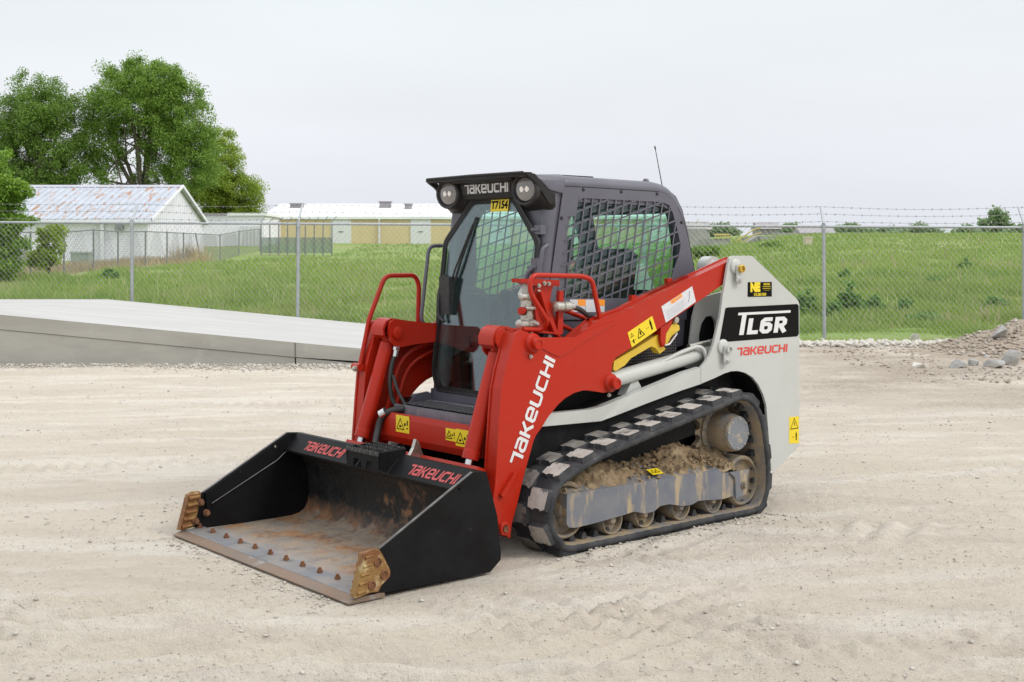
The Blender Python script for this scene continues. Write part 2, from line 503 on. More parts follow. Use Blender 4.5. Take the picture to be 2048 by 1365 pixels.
def scale_quads(q, s_, ox=0.0, oy=0.0, sx=1.0): return [[(ox + x * s_ * sx, oy + y * s_) for x, y in quad] for quad in q]
def tri_outline(cx_, cy_, s_, w): 
    p = [(cx_ - s_ / 2, cy_ - s_ * 0.43), (cx_ + s_ / 2, cy_ - s_ * 0.43), (cx_, cy_ + s_ * 0.43)]
    return stroke(p + [p[0]], w)
def man(cx_, cy_, s_):
    return [rect(cx_ - s_ * .06, cy_ + s_ * .36, cx_ + s_ * .06, cy_ + s_ * .5), rect(cx_ - s_ * .12, cy_ - s_ * .05, cx_ + s_ * .12, cy_ + s_ * .33), rect(cx_ - s_ * .1, cy_ - s_ * .5, cx_ - s_ * .01, cy_ - s_ * .05), rect(cx_ + s_ * .01, cy_ - s_ * .5, cx_ + s_ * .1, cy_ - s_ * .05)]
def bolt_part(name, p, d, r, h, matl, parent):
    d = Vector(d).normalized()
    b = B(); b.rod(Vector(p), Vector(p) + d * h * .35, r * 1.5, n=14); b.rod(Vector(p) + d * h * .35, Vector(p) + d * h, r, n=6)
    return b.done(name, matl, parent)

# ================================================================== the machine
loader = empty("compact_track_loader", (0.3122, 7.3767, 0), 3.84916)
tag(loader, "red, pale grey and black compact track loader with a black bucket resting on the gravel", "loader")

# ---------------------------------------------------------------- undercarriage, both sides
TRK = [(0.737, 0.006), (0.45, 0.0), (0.152, 0.0), (-0.40, 0.0), (-0.765, 0.0), (-0.85, 0.04), (-0.893, 0.139), (-0.893, 0.288), (-0.862, 0.464), (-0.835, 0.555), (-0.789, 0.63),
       (-0.723, 0.685), (-0.645, 0.708), (-0.564, 0.702), (-0.417, 0.670), (0.152, 0.562), (0.293, 0.535), (0.476, 0.497), (0.619, 0.457), (0.745, 0.412), (0.811, 0.375),
       (0.858, 0.318), (0.882, 0.258), (0.888, 0.20), (0.868, 0.118), (0.81, 0.048)]
def resample(loop, n):
    d = np.linalg.norm(np.roll(loop, -1, 0) - loop, axis=1); s_ = np.concatenate([[0], np.cumsum(d)])
    tot = s_[-1]; ext = np.vstack([loop, loop[:1]])
    t = np.arange(n) * tot / n
    return np.stack([np.interp(t, s_, ext[:, k]) for k in (0, 1)], 1), tot
def undercarriage(sgn):
    mir = sgn < 0
    loop = smooth_loop(TRK, 8)
    # shrink so that belt + lug lie on the traced outline at the ground
    N_ = 180
    L, tot = resample(loop, N_)
    tg = np.roll(L, -1, 0) - np.roll(L, 1, 0); tg /= np.linalg.norm(tg, axis=1)[:, None]
    nm = np.stack([-tg[:, 1], tg[:, 0]], 1)
    cen = L.mean(0)
    if ((L - cen) * nm).sum() < 0: nm = -nm          # outward
    y0, y1 = 0.535, 0.844
    secs = [(y0, -0.03), (y0, 0.0), (y0 + .02, 0.004), (y1 - .045, 0.006), (y1 - .02, 0.004), (y1, -0.006), (y1 + .002, -0.026), (y1 - 0.01, -0.036), (y0 + .02, -0.034)]
    V = []; F = []
    m = len(secs)
    for i in range(N_):
        for (y, o) in secs:
            wob = 0.0015 * math.sin(i * 2.1) if y > y1 - .03 else 0
            p = L[i] + nm[i] * (o + wob)
            V.append((p[0], sgn * y, max(p[1], -0.004) if o > -0.02 else p[1]))
    for i in range(N_):
        j = (i + 1) % N_
        for k in range(m):
            l = (k + 1) % m
            f = (i * m + k, i * m + l, j * m + l, j * m + k)
            F.append(f if sgn > 0 else f[::-1])
    tr = np_mesh("rubber_track", V, F, M['rubber'], loader, smooth=False)
    tr.data.materials.append(M['mudmetal'])
    mi = np.zeros(len(F), dtype=np.int32); mi[np.arange(len(F)) % m == m - 2] = 1
    tr.data.polygons.foreach_set('material_index', mi)
    # lugs: two staggered rows of blocks with a bevelled flank and a dusty crown
    nl = int(round(tot / 0.176))
    Lf, _ = resample(loop, nl * 40)
    tgf = np.roll(Lf, -1, 0) - np.roll(Lf, 1, 0); tgf /= np.linalg.norm(tgf, axis=1)[:, None]
    nf = np.stack([-tgf[:, 1], tgf[:, 0]], 1)
    if ((Lf - cen) * nf).sum() < 0: nf = -nf
    for row, (ya, yb, ph) in enumerate(((0.706, 0.833, 0), (0.560, 0.694, 20))):
        for k in range(nl):
            c = k * 40 + ph
            prof = []
            r_ = random.Random(k * 7 + row)
            j_ = lambda: r_.uniform(-.003, .003)
            if row == 0: outl = [(-.047 + j_(), ya + .006), (-.050, yb - .012), (-.036, yb), (.044, yb), (.052 + j_(), yb - .03), (.042, yb - .038), (.042, ya + .052), (.052 + j_(), ya + .044), (.044, ya + .002), (.0, ya - .004), (-.006, ya + .008), (-.036, ya)]
            else: outl = [(-.047 + j_(), ya + .006), (-.050, yb - .03), (-.038, yb - .02), (-.034, yb + .004), (.036, yb + .004), (.050 + j_(), yb - .012), (.040, yb - .036), (.040, ya + .05), (.050, ya + .04), (.042, ya), (-.036, ya)]
            top = []; bot = []
            for (s_, y) in outl:
                idx = (c + int(round(s_ / tot * len(Lf)))) % len(Lf)
                p = Lf[idx]; n_ = nf[idx]
                top.append((p + n_ * 0.028, y, idx)); 
                ym = (ya + yb) / 2
                idx2 = (c + int(round(s_ * 1.3 / tot * len(Lf)))) % len(Lf)
                y2 = ym + (y - ym) * 1.08
                bot.append((Lf[idx2] + nf[idx2] * 0.0, y2))
            n = len(outl)
            vs_ = [(p[0], sgn * y, max(p[1], -0.018)) for p, y, _ in top] + [(p[0], sgn * min(y, 0.843), max(p[1], -0.018)) for p, y in bot]
            me = bpy.data.meshes.new("lug")
            fc = [tuple(range(n))] + [((i + 1) % n, i, n + i, n + (i + 1) % n) for i in range(n)]
            me.from_pydata(vs_, [], fc)
            me.materials.append(M['lugtop'] if row == 0 else M['lugtop2']); me.materials.append(M['rubber'])
            for i, pl in enumerate(me.polygons): pl.material_index = 0 if i == 0 else 1
            bm = bmesh.new(); bm.from_mesh(me); bmesh.ops.recalc_face_normals(bm, faces=bm.faces); bm.to_mesh(me); bm.free()
            link("lug", me, None, tr)
    # drive lugs inside the belt
    b = B()
    for k in range(nl * 2):
        idx = k * 20; p = Lf[idx] - nf[idx] * 0.034; q = Lf[idx] - nf[idx] * 0.07
        t_ = tgf[idx]
        yy0, yy1 = 0.66, 0.72
        for ys in ((yy0 - .06, yy0 - .02), (yy1 + .0, yy1 + .04)):
            a = [(p + t_ * .022), (p - t_ * .022), (q - t_ * .010), (q + t_ * .010)]
            b.py([tuple(x) for x in a], ys[0], ys[1])
    dl_ = b.done("drive_lugs", M['rubber'], tr, mirror=mir); dl_["kind"] = "stuff"
    # track frame
    fr = B()
    face = [(0.729, 0.298), (0.422, 0.294), (-0.01, 0.292), (-0.466, 0.285), (-0.503, 0.265), (-0.685, 0.242), (-0.685, 0.127), (-0.503, 0.112), (-0.29, 0.131), (-0.234, 0.116), (-0.159, 0.118), (-0.047, 0.144), (0.026, 0.144), (0.078, 0.12), (0.15, 0.118), (0.235, 0.142), (0.305, 0.134), (0.528, 0.121), (0.665, 0.117), (0.715, 0.124), (0.732, 0.145)]
    fr.py(rpoly(face, 0.012, 2), 0.60, 0.805)
    fr.bevel(0.012, 2, 40)
    fo = fr.done("track_frame", M['frame_grey'], loader, smooth=40, mirror=mir)
    # sloping upper deck of the frame
    fr = B()
    fr.poly([(0.72, 0.803, 0.292), (-0.47, 0.803, 0.287), (-0.47, 0.62, 0.358), (0.68, 0.62, 0.358), (0.72, 0.80, 0.25), (-0.47, 0.80, 0.25), (-0.47, 0.62, 0.25), (0.68, 0.62, 0.25)],
            [(0, 1, 2, 3), (4, 7, 6, 5), (0, 4, 5, 1), (1, 5, 6, 2), (2, 6, 7, 3), (3, 7, 4, 0)])
    fr.done("frame_deck", M['frame_grey'], fo, mirror=mir)
    # idler bracket
    b = B(); b.py(rpoly([(-0.55, 0.262), (-0.60, 0.225), (-0.605, 0.10), (-0.70, 0.12), (-0.712, 0.225), (-0.73, 0.262)], 0.01, 2), 0.806, 0.818)
    b.bevel(0.004, 1); b.done("idler_bracket", M['frame_grey'], fo, mirror=mir)
    bolt_part("bolt", (-0.672, sgn * 0.818, 0.175), (0, sgn, 0), 0.016, 0.022, M['mudmetal'], fo)
    # rear idler, front idler, rollers, sprocket
    def wheel(name, x, z, r, w, yc):
        b = B()
        b.lathe((x, yc - w / 2, z), (0, 1, 0), [(0, r * .3), (0, r * .93), (0.012, r), (w - 0.012, r), (w, r * .93), (w - .003, r * .86), (w - .035, r * .80), (w - .04, r * .36), (w - .005, r * .30), (w + .004, r * .22), (w + .004, 0.0)], 30)
        return b.done(name, M['mudmetal'], fo, smooth=35, mirror=mir)
    wheel("idler_wheel", -0.722, 0.187, 0.148, 0.16, 0.695)
    wheel("idler_wheel", 0.70, 0.205, 0.15, 0.16, 0.69)
    for x in (0.381, 0.131, -0.162, -0.44): wheel("track_roller", x, 0.112, 0.078, 0.20, 0.69)
    b = B()
    nt_ = 15; pr = []
    for k in range(nt_):
        for a, rr in ((0.0, .205), (.18, .205), (.34, .165), (.5, .155), (.84, .165)):
            t = 2 * math.pi * (k + a) / nt_; pr.append((-0.655 + rr * math.cos(t), 0.475 + rr * math.sin(t)))
    b.py(pr, 0.60, 0.635)
    sp = b.done("drive_sprocket", M['mudmetal'], fo, mirror=mir)
    b = B()
    b.lathe((-0.655, 0.635, 0.475), (0, 1, 0), [(0, .15), (.012, .15), (.02, .122), (.06, .118), (.115, .112), (.12, .108), (.15, .103), (.155, .098)], 32)
    b.done("final_drive_hub", M['mudmetal'], fo, smooth=35, mirror=mir)
    b = B(); b.lathe((-0.655, 0.7902, 0.475), (0, 1, 0), [(0, .098), (.004, .096)], 28)
    b.done("hub_cover", M['hubcap'], fo, mirror=mir)
    for k in range(9):
        t = 2 * math.pi * k / 9 + .2
        bolt_part("hub_bolt", (-0.655 + .135 * math.cos(t), sgn * .647, .475 + .135 * math.sin(t)), (0, sgn, 0), .009, .014, M['zinc'], fo)
        if k < 8:
            t = 2 * math.pi * k / 8 + .1
            bolt_part("cover_bolt", (-0.655 + .088 * math.cos(t), sgn * .794, .475 + .086 * math.sin(t)), (0, sgn, 0), .005, .008, M['zinc'], fo)
    # mud on the frame
    nx, ny = 130, 26
    xs = np.linspace(0.735, -0.64, nx); ys = np.linspace(0.802, 0.575, ny)
    XX, YY = np.meshgrid(xs, ys, indexing='ij')
    u = (0.805 - YY) / 0.20
    base = 0.292 - (0.72 - XX) * 0.006 + u * 0.07
    hump = 0.040 * np.exp(-((XX - 0.42) / 0.24) ** 2) + 0.070 * np.exp(-((XX + 0.25) / 0.17) ** 2) + 0.04 * np.exp(-((XX + 0.55) / 0.08) ** 2)
    cov = np.clip(0.35 + fbm(XX * 4 + 3, YY * 9, 3) * 1.3 + 0.9 * np.clip(u, 0, 1) - 0.55 * np.exp(-((XX - 0.02) / 0.10) ** 2), -1, 1.2)
    h_ = hump * np.clip(u * 1.5, 0, 1) * 1.1 + 0.026 * cov + 0.030 * fbm(XX * 24, YY * 24, 4) - 0.020
    ZZ = base + h_
    edge = (YY > 0.797) ; ZZ = np.where(edge, np.minimum(ZZ, base - 0.01), ZZ)
    ZZ[0, :] -= 0.1; ZZ[-1, :] -= 0.08; ZZ[:, -1] -= 0.06
    V = np.stack([XX, sgn * YY, ZZ], -1).reshape(-1, 3)
    idx = np.arange(nx * ny).reshape(nx, ny)
    F = np.stack([idx[:-1, :-1], idx[1:, :-1], idx[1:, 1:], idx[:-1, 1:]], -1).reshape(-1, 4)
    if sgn < 0: F = F[:, ::-1]
    mo = np_mesh("mud_cake", V, F, M['mud'], fo, smooth=True); mo["kind"] = "stuff"
    # clods
    b = B()
    for k in range(240 if sgn > 0 else 60):
        x = random.choice((random.gauss(.35, .22), random.gauss(-.25, .2), random.gauss(-.5, .1))); x = max(-.62, min(.7, x))
        y = random.uniform(.60, .80); z = .290 + (0.805 - y) * .42 + .055 * math.exp(-((x + .22) / .2) ** 2)
        s_ = random.uniform(.006, .02)
        vv = [Vector((x, y, z)) + Vector((random.gauss(0, 1), random.gauss(0, 1), random.gauss(0, 1))).normalized() * s_ * random.uniform(.7, 1.2) for _ in range(7)]
        v_ = [b.bm.verts.new(p) for p in vv]
        try: bmesh.ops.convex_hull(b.bm, input=v_, use_existing_faces=False)
        except Exception: pass
    c_ = b.done("mud_clods", M['mud'], fo, mirror=mir); c_["kind"] = "stuff"
    # tie plate on the frame
    if sgn > 0:
        O_ = Vector((0.075, 0.795, 0.296)); U = Vector((-1, 0, -.008)).normalized(); V_ = Vector((0, -0.92, 0.39)).normalized()
        plate("warning_label", rect(0, 0, .085, .055), O_ + Vector((0, 0, .022)), U, V_, M['label_y'], fo, .002)
        decal("pictogram", [[(p[0], p[1]) for p in q_] for q_ in tri_outline(.025, .028, .03, .004) + tri_outline(.055, .028, .03, .004)], O_ + Vector((0, 0, .022)), U, V_, M['ink'], fo, .003)
    return tr
M['hubcap'] = mat('scuffed_hub_paint', (0.17, 0.18, 0.20), (0.30, 0.27, 0.22), scale=16, rough=0.5, lo=.55, hi=.62, bump=.1)
undercarriage(1)
undercarriage(-1)

# ---------------------------------------------------------------- chassis and fenders
b = B()
b.box((-1.25, -0.50, 0.25), (0.66, 0.50, 0.66))
b.bevel(0.02, 1)
ch = b.done("chassis", M['black'], loader)
b = B(); b.py(rpoly([(0.78, .30), (0.80, .55), (0.62, .66), (0.0, .66), (-0.35, .73), (-0.9, .80), (-0.9, .30)], .02, 2), 0.45, 0.532)
b.done("inner_guard", M['black'], ch)
b = B(); b.py(rpoly([(0.78, .30), (0.80, .55), (0.62, .66), (0.0, .66), (-0.35, .73), (-0.9, .80), (-0.9, .30)], .02, 2), -0.532, -0.45)
b.done("inner_guard", M['black'], ch)

# engine housing between the towers, and the side screens
b = B()
prof = [(-1.36, .33), (-1.36, 1.12), (-1.25, 1.22), (-0.62, 1.30), (-0.55, 0.64), (-0.6, .33)]
b.py(prof, -0.47, 0.47); b.bevel(.03, 2)
eng = b.done("engine_cover", M['black'], loader)
b = B(); b.box((-1.385, -.40, .55), (-1.35, .40, 1.15)); b.bevel(.02, 2); b.done("rear_door", M['grey_white'], eng)

def side_screen(sgn):
    mir = sgn < 0
    b = B()
    pl = [(-0.50, .70), (-0.50, 1.08), (-0.46, 1.11), (-0.10, 1.06), (0.55, 1.00), (0.62, .66), (0.0, .66), (-.35, .69)]
    b.py(pl, 0.44, 0.455)
    s_ = b.done("side_screen", M['black'], loader, mirror=mir)
    # woven mesh: separate thin bars
    bb = B()
    for i in range(30):
        x = -0.485 + i * 0.0165
        bb.box((x, .455, .70 + max(0, -x * 0) ), (x + .0045, .4585, 1.07))
    for i in range(23):
        z = .70 + i * .0165
        bb.box((-0.49, .4588, z), (0.0, .462, z + .0045))
    bb.done("screen_mesh", M['screen'], s_, mirror=mir)
    return s_
M['screen'] = mat('dark_screen_wire', (0.12, 0.11, 0.11), rough=.5)
side_screen(1); side_screen(-1)

# ---------------------------------------------------------------- towers and rails
def tower(sgn):
    mir = sgn < 0
    T = 0.69
    out = [(-0.703, 1.502), (-0.725, 1.514), (-0.753, 1.517), (-0.896, 1.517), (-0.923, 1.512), (-0.943, 1.498), (-1.358, 1.245), (-1.381, 1.222), (-1.385, 1.198), (-1.386, 0.317), (-1.13, 0.183), (-1.1, 0.189), (-1.096, 0.238), (-1.078, 0.385), (-1.062, 0.518), (-1.053, 0.597), (-1.024, 0.665), (-0.976, 0.731), (-0.92, 0.779), (-0.854, 0.81), (-0.781, 0.827), (-0.717, 0.829), (-0.654, 0.82), (-0.565, 0.798), (-0.445, 0.773), (-0.445, 0.869), (-0.478, 0.892), (-0.517, 0.93), (-0.548, 0.98), (-0.569, 1.031), (-0.592, 1.093), (-0.614, 1.15), (-0.632, 1.236), (-0.641, 1.288), (-0.654, 1.322), (-0.668, 1.38), (-0.684, 1.444)]
    b = B(); b.py(out, T - 0.016, T); b.bevel(.003, 1, 50)
    tw = b.done("tower_plate", M['grey_white'], loader, mirror=mir)
    # rail: a band that runs forward, leaning in towards the cab
    up = [(-0.48, 0.865), (-0.341, 0.844), (0.014, 0.766), (0.16, 0.736), (0.341, 0.698), (0.424, 0.69), (0.695, 0.693), (0.853, 0.696)]
    lo = [(-0.48, 0.769), (-0.309, 0.743), (-0.034, 0.693), (0.234, 0.641), (0.341, 0.621), (0.424, 0.622), (0.772, 0.629), (0.853, 0.631)]
    yy = [0.688, .680, .662, .652, .635, .628, .615, .61]
    # re-seat the outline on the leaning band
    up = [(x + (y - .66) * .98, z + (y - .66) * .12) for (x, z), y in zip(up, yy)]
    lo = [(x + (y - .66) * .98, z + (y - .66) * .12) for (x, z), y in zip(lo, yy)]
    b = B(); n = len(up)
    vs_ = [(x, y, z) for (x, z), y in zip(up, yy)] + [(x, y, z) for (x, z), y in zip(lo, yy)] + [(x, y - .045, z) for (x, z), y in zip(up, yy)] + [(x, y - .045, z) for (x, z), y in zip(lo, yy)]
    fs = []
    for i in range(n - 1):
        fs += [(i, i + 1, n + i + 1, n + i), (2 * n + i, 3 * n + i, 3 * n + i + 1, 2 * n + i + 1), (i, 2 * n + i, 2 * n + i + 1, i + 1), (n + i, n + i + 1, 3 * n + i + 1, 3 * n + i)]
    fs += [(0, n, 3 * n, 2 * n), (n - 1, 3 * n - 1, 4 * n - 1, 2 * n - 1)]
    b.poly(vs_, fs)
    b.done("side_rail", M['grey_white'], tw, mirror=mir)
    # fender top behind the rail
    b = B()
    b.poly([(x, y - .04, z - .012) for (x, z), y in zip(up, yy)] + [(x, 0.44, z - .012) for (x, z) in up],
           [(i, i + 1, n + i + 1, n + i) for i in range(n - 1)])
    b.done("fender_top", M['black'], tw, mirror=mir)
    # black skirt under the rail
    b = B()
    b.poly([(x, y - .046, z + .01) for (x, z), y in zip(lo, yy)] + [(x, y - .05, z - .30) for (x, z), y in zip(lo, yy)],
           [(i, i + 1, n + i + 1, n + i) for i in range(n - 1)])
    b.done("skirt", M['black'], tw, mirror=mir)
    # gusset
    g = [(0.102, 0.726), (0.046, 0.803), (-0.011, 0.813), (-0.039, 0.774), (-0.056, 0.751)]
    b = B(); b.py(g, 0.54, 0.60); b.done("gusset", M['grey_white'], tw, mirror=mir)
    # inner plate with openings
    ip = [(-1.025, 1.429), (-1.015, 1.32), (-0.638, 1.258), (-0.593, 1.145), (-0.566, 0.984), (-0.521, 0.822), (-1.233, 0.777), (-1.438, 1.103), (-1.208, 1.459)]
    h1 = [(-0.772, 1.151), (-0.805, 1.11), (-0.805, 1.027), (-0.767, 0.959), (-0.693, 0.929), (-0.647, 0.949), (-0.647, 1.04), (-0.67, 1.106), (-0.711, 1.147)]
    h2 = [(-0.711, 1.25), (-0.871, 1.283), (-0.852, 1.234), (-0.786, 1.23), (-0.749, 1.234)]
    b = B(); b.ring(ip, [h1], lambda p: (p[0], .485, p[1]), lambda p: (p[0], .50, p[1]))
    b.done("inner_plate", M['grey_white'], tw, mirror=mir)
    bx_, bz_ = [(-0.781, 1.438)][0]
    b = B(); b.py(circ(bx_, bz_, .075, 28), .43, .50); b.bevel(.006, 2, 40); b.done("pivot_boss", M['grey_white'], tw, smooth=35, mirror=mir)
    b = B(); b.lathe((bx_, .50, bz_), (0, 1, 0), [(0, .05), (.012, .048), (.014, .03), (.008, .028), (.008, 0)], 24); b.done("boss_cap", M['grey_white'], tw, smooth=35, mirror=mir)
    # rear closing strip, wheel-arch liner
    arch = [(-1.122, 0.233), (-1.104, 0.381), (-1.088, 0.514), (-1.078, 0.593), (-1.049, 0.661), (-1.002, 0.728), (-0.945, 0.776), (-0.879, 0.807), (-0.805, 0.824), (-0.741, 0.826), (-0.678, 0.817), (-0.589, 0.794)]
    b = B(); n = len(arch)
    b.poly([(x, .672, z) for x, z in arch] + [(x, .40, z + .01) for x, z in arch], [(i, i + 1, n + i + 1, n + i) for i in range(n - 1)])
    b.done("wheel_arch", M['black'], tw, mirror=mir)
    b = B(); b.py([(-1.375, .34), (-1.375, 1.16), (-1.30, 1.23), (-1.22, 1.23), (-1.22, .34)], .40, .673); b.done("tower_rear", M['grey_white'], tw, mirror=mir)
    # pivot pins with keeper plates
    for (x, z), br in (([(-0.764, 1.436)][0], True), ([(-0.648, 0.961)][0], False)):
        b = B(); b.lathe((x + .012, T, z + .018), (0, 1, 0), [(0, .046), (.012, .044), (.018, .034), (.02, 0)], 24); b.done("pin_boss", M['grey_white'], tw, smooth=35, mirror=mir)
        b = B(); b.py(rpoly([(x - .03, z + .03), (x + .03, z + .03), (x + .028, z - .085), (x - .022, z - .09)], .02, 3), T + .021, T + .031); b.bevel(.002, 1); b.done("keeper_plate", M['grey_white'], tw, mirror=mir)
        b = B(); b.lathe((x, T + .031, z + .004), (0, 1, 0), [(0, .024), (.02, .024), (.022, .016), (.010, .014), (.010, 0)], 18); b.done("pin_end", M['brass'] if br else M['grey_white'], tw, smooth=30, mirror=mir)
        bolt_part("keeper_bolt", (x + .002, sgn * (T + .031), z - .065), (0, sgn, 0), .012, .016, M['steel'], tw)
    if mir: return tw
    U = Vector((-1, 0, 0)); V_ = Vector((0, 0, 1))
    # black model panel
    pan = [(-0.663, 1.205), (-0.683, 1.21), (-1.361, 1.212), (-1.377, 1.201), (-1.379, 1.024), (-1.363, 1.008), (-0.624, 1.006), (-0.608, 1.008)]
    b = B(); b.py(pan, T, T + .0012); b.done("model_panel", M['ink'], tw)
    q_, w_ = glyphs_model()
    p0 = [(-0.748, 1.041)][0]; p1 = [(-1.304, 1.175)][0]
    sx = (p0[0] - p1[0]) / (w_ + .18); sy = (p1[1] - p0[1]) / 1.165
    decal("model_lettering", [[(x * sx, y * sy) for x, y in qq] for qq in q_], (p0[0], T + .0015, p0[1]), U, V_, M['logo_w'], tw)
    q_, w_ = glyphs_logo()
    p0 = [(-0.767, 0.917)][0]; p1 = [(-1.266, 0.971)][0]
    sx = (p0[0] - p1[0]) / (w_ + .1); sy = p1[1] - p0[1] - .005
    decal("maker_lettering", [[((x + .1 * y) * sx, y * sy) for x, y in qq] for qq in q_], (p0[0], T + .0005, p0[1]), U, V_, M['logo_r'], tw)
    # dealer sticker
    pan = [(-0.872, 1.357), (-1.105, 1.355), (-1.105, 1.265), (-0.87, 1.268)]
    b = B(); b.py(pan, T, T + .0012); st = b.done("dealer_sticker", M['ink'], tw)
    c = lambda X_, Z_: (X_, T + .0014, Z_)
    x0 = pan[0][0]; z0 = pan[0][1]; wd = x0 - pan[1][0]; hg = z0 - pan[2][1]
    text_part("sticker_initials", "NE", hg * .76, c(x0 - wd * .30, z0 - hg * .37), U, V_, M['label_y'], tw, .0005, .006, 1.0)
    text_part("sticker_name", "NICHOLS", hg * .19, c(x0 - wd * .78, z0 - hg * .17), U, V_, M['label_y'], tw, .0005, .0006, .85)
    for nm_, u0, u1, v0, v1 in (("fine_print", .61, .95, .30, .335), ("fine_print", .61, .95, .425, .46), ("fine_print", .65, .92, .555, .57)):
        n_ = 7; decal(nm_, [rect(wd * (u0 + (u1 - u0) * k / n_), -hg * v1, wd * (u0 + (u1 - u0) * (k + .8) / n_), -hg * v0) for k in range(n_)], c(x0, z0), U, V_, M['label_y'], tw, .0005)
    text_part("sticker_phone", "515.280.7600", hg * .25, c(x0 - wd * .50, z0 - hg * .84), U, V_, M['label_y'], tw, .0005, .0007, .95)
    # rear warning label
    pan = [(-1.279, 0.506), (-1.379, 0.504), (-1.379, 0.334), (-1.279, 0.341)]
    b = B(); b.py(pan, T, T + .0012); b.done("warning_label", M['label_y'], tw)
    x0 = pan[0][0]; z0 = pan[0][1]; wd = x0 - pan[1][0]; hg = z0 - pan[3][1]
    dd = tri_outline(wd * .52, -hg * .26, wd * .75, .004) + man(wd * .72, -hg * .75, hg * .32) + [rect(wd * .3, -hg * .78, wd * .5, -hg * .76)] + [rect(.004, -hg * .475, wd - .004, -hg * .465)] + [rect(wd * .5, -hg * .36, wd * .56, -hg * .2)]
    decal("pictogram", dd, (x0, T + .0012, z0), U, V_, M['ink'], tw, .0006)
    b = B(); b.box((-1.40, .60, .40), (-1.37, .63, .425)); b.done("latch_stub", M['zinc'], tw)
    return tw
tower(1); tower(-1)

# ---------------------------------------------------------------- loader arms
ARM = [(-0.818, 1.509), (-0.846, 1.469), (-0.827, 1.402), (-0.771, 1.373), (-0.674, 1.345), (-0.437, 1.242), (-0.179, 1.133), (0.102, 1.009), (0.226, 0.96), (0.253, 0.929), (0.262, 0.873), (0.245, 0.849), (0.236, 0.815), (0.245, 0.789), (0.279, 0.777), (0.318, 0.774), (0.368, 0.783), (0.423, 0.795), (0.478, 0.799), (0.542, 0.79), (0.606, 0.768), (0.658, 0.737), (0.7, 0.702), (0.731, 0.675), (0.772, 0.629), (0.813, 0.591), (0.828, 0.566), (0.848, 0.515), (0.893, 0.4), (0.942, 0.249), (0.977, 0.156), (0.987, 0.084), (1.029, 0.116), (1.068, 0.131), (1.091, 0.169), (1.106, 0.252), (1.086, 0.378), (1.074, 0.517), (1.06, 0.689), (1.045, 0.844), (1.019, 0.943), (0.989, 1.03), (0.965, 1.092), (0.95, 1.125), (0.933, 1.135), (0.908, 1.136), (0.867, 1.126), (0.833, 1.096), (0.782, 1.084), (0.606, 1.078), (0.532, 1.078), (0.369, 1.17), (0.143, 1.217), (-0.094, 1.297), (-0.437, 1.398), (-0.714, 1.48), (-0.78, 1.501)]
TOP = [(0.833, 1.107), (0.782, 1.096), (0.606, 1.088), (0.532, 1.087), (0.445, 1.117), (0.335, 1.142), (0.245, 1.161), (0.239, 1.149), (0.349, 1.107), (0.498, 1.05), (0.607, 1.002), (0.648, 0.99), (0.679, 0.998), (0.767, 1.036), (0.847, 1.071)]
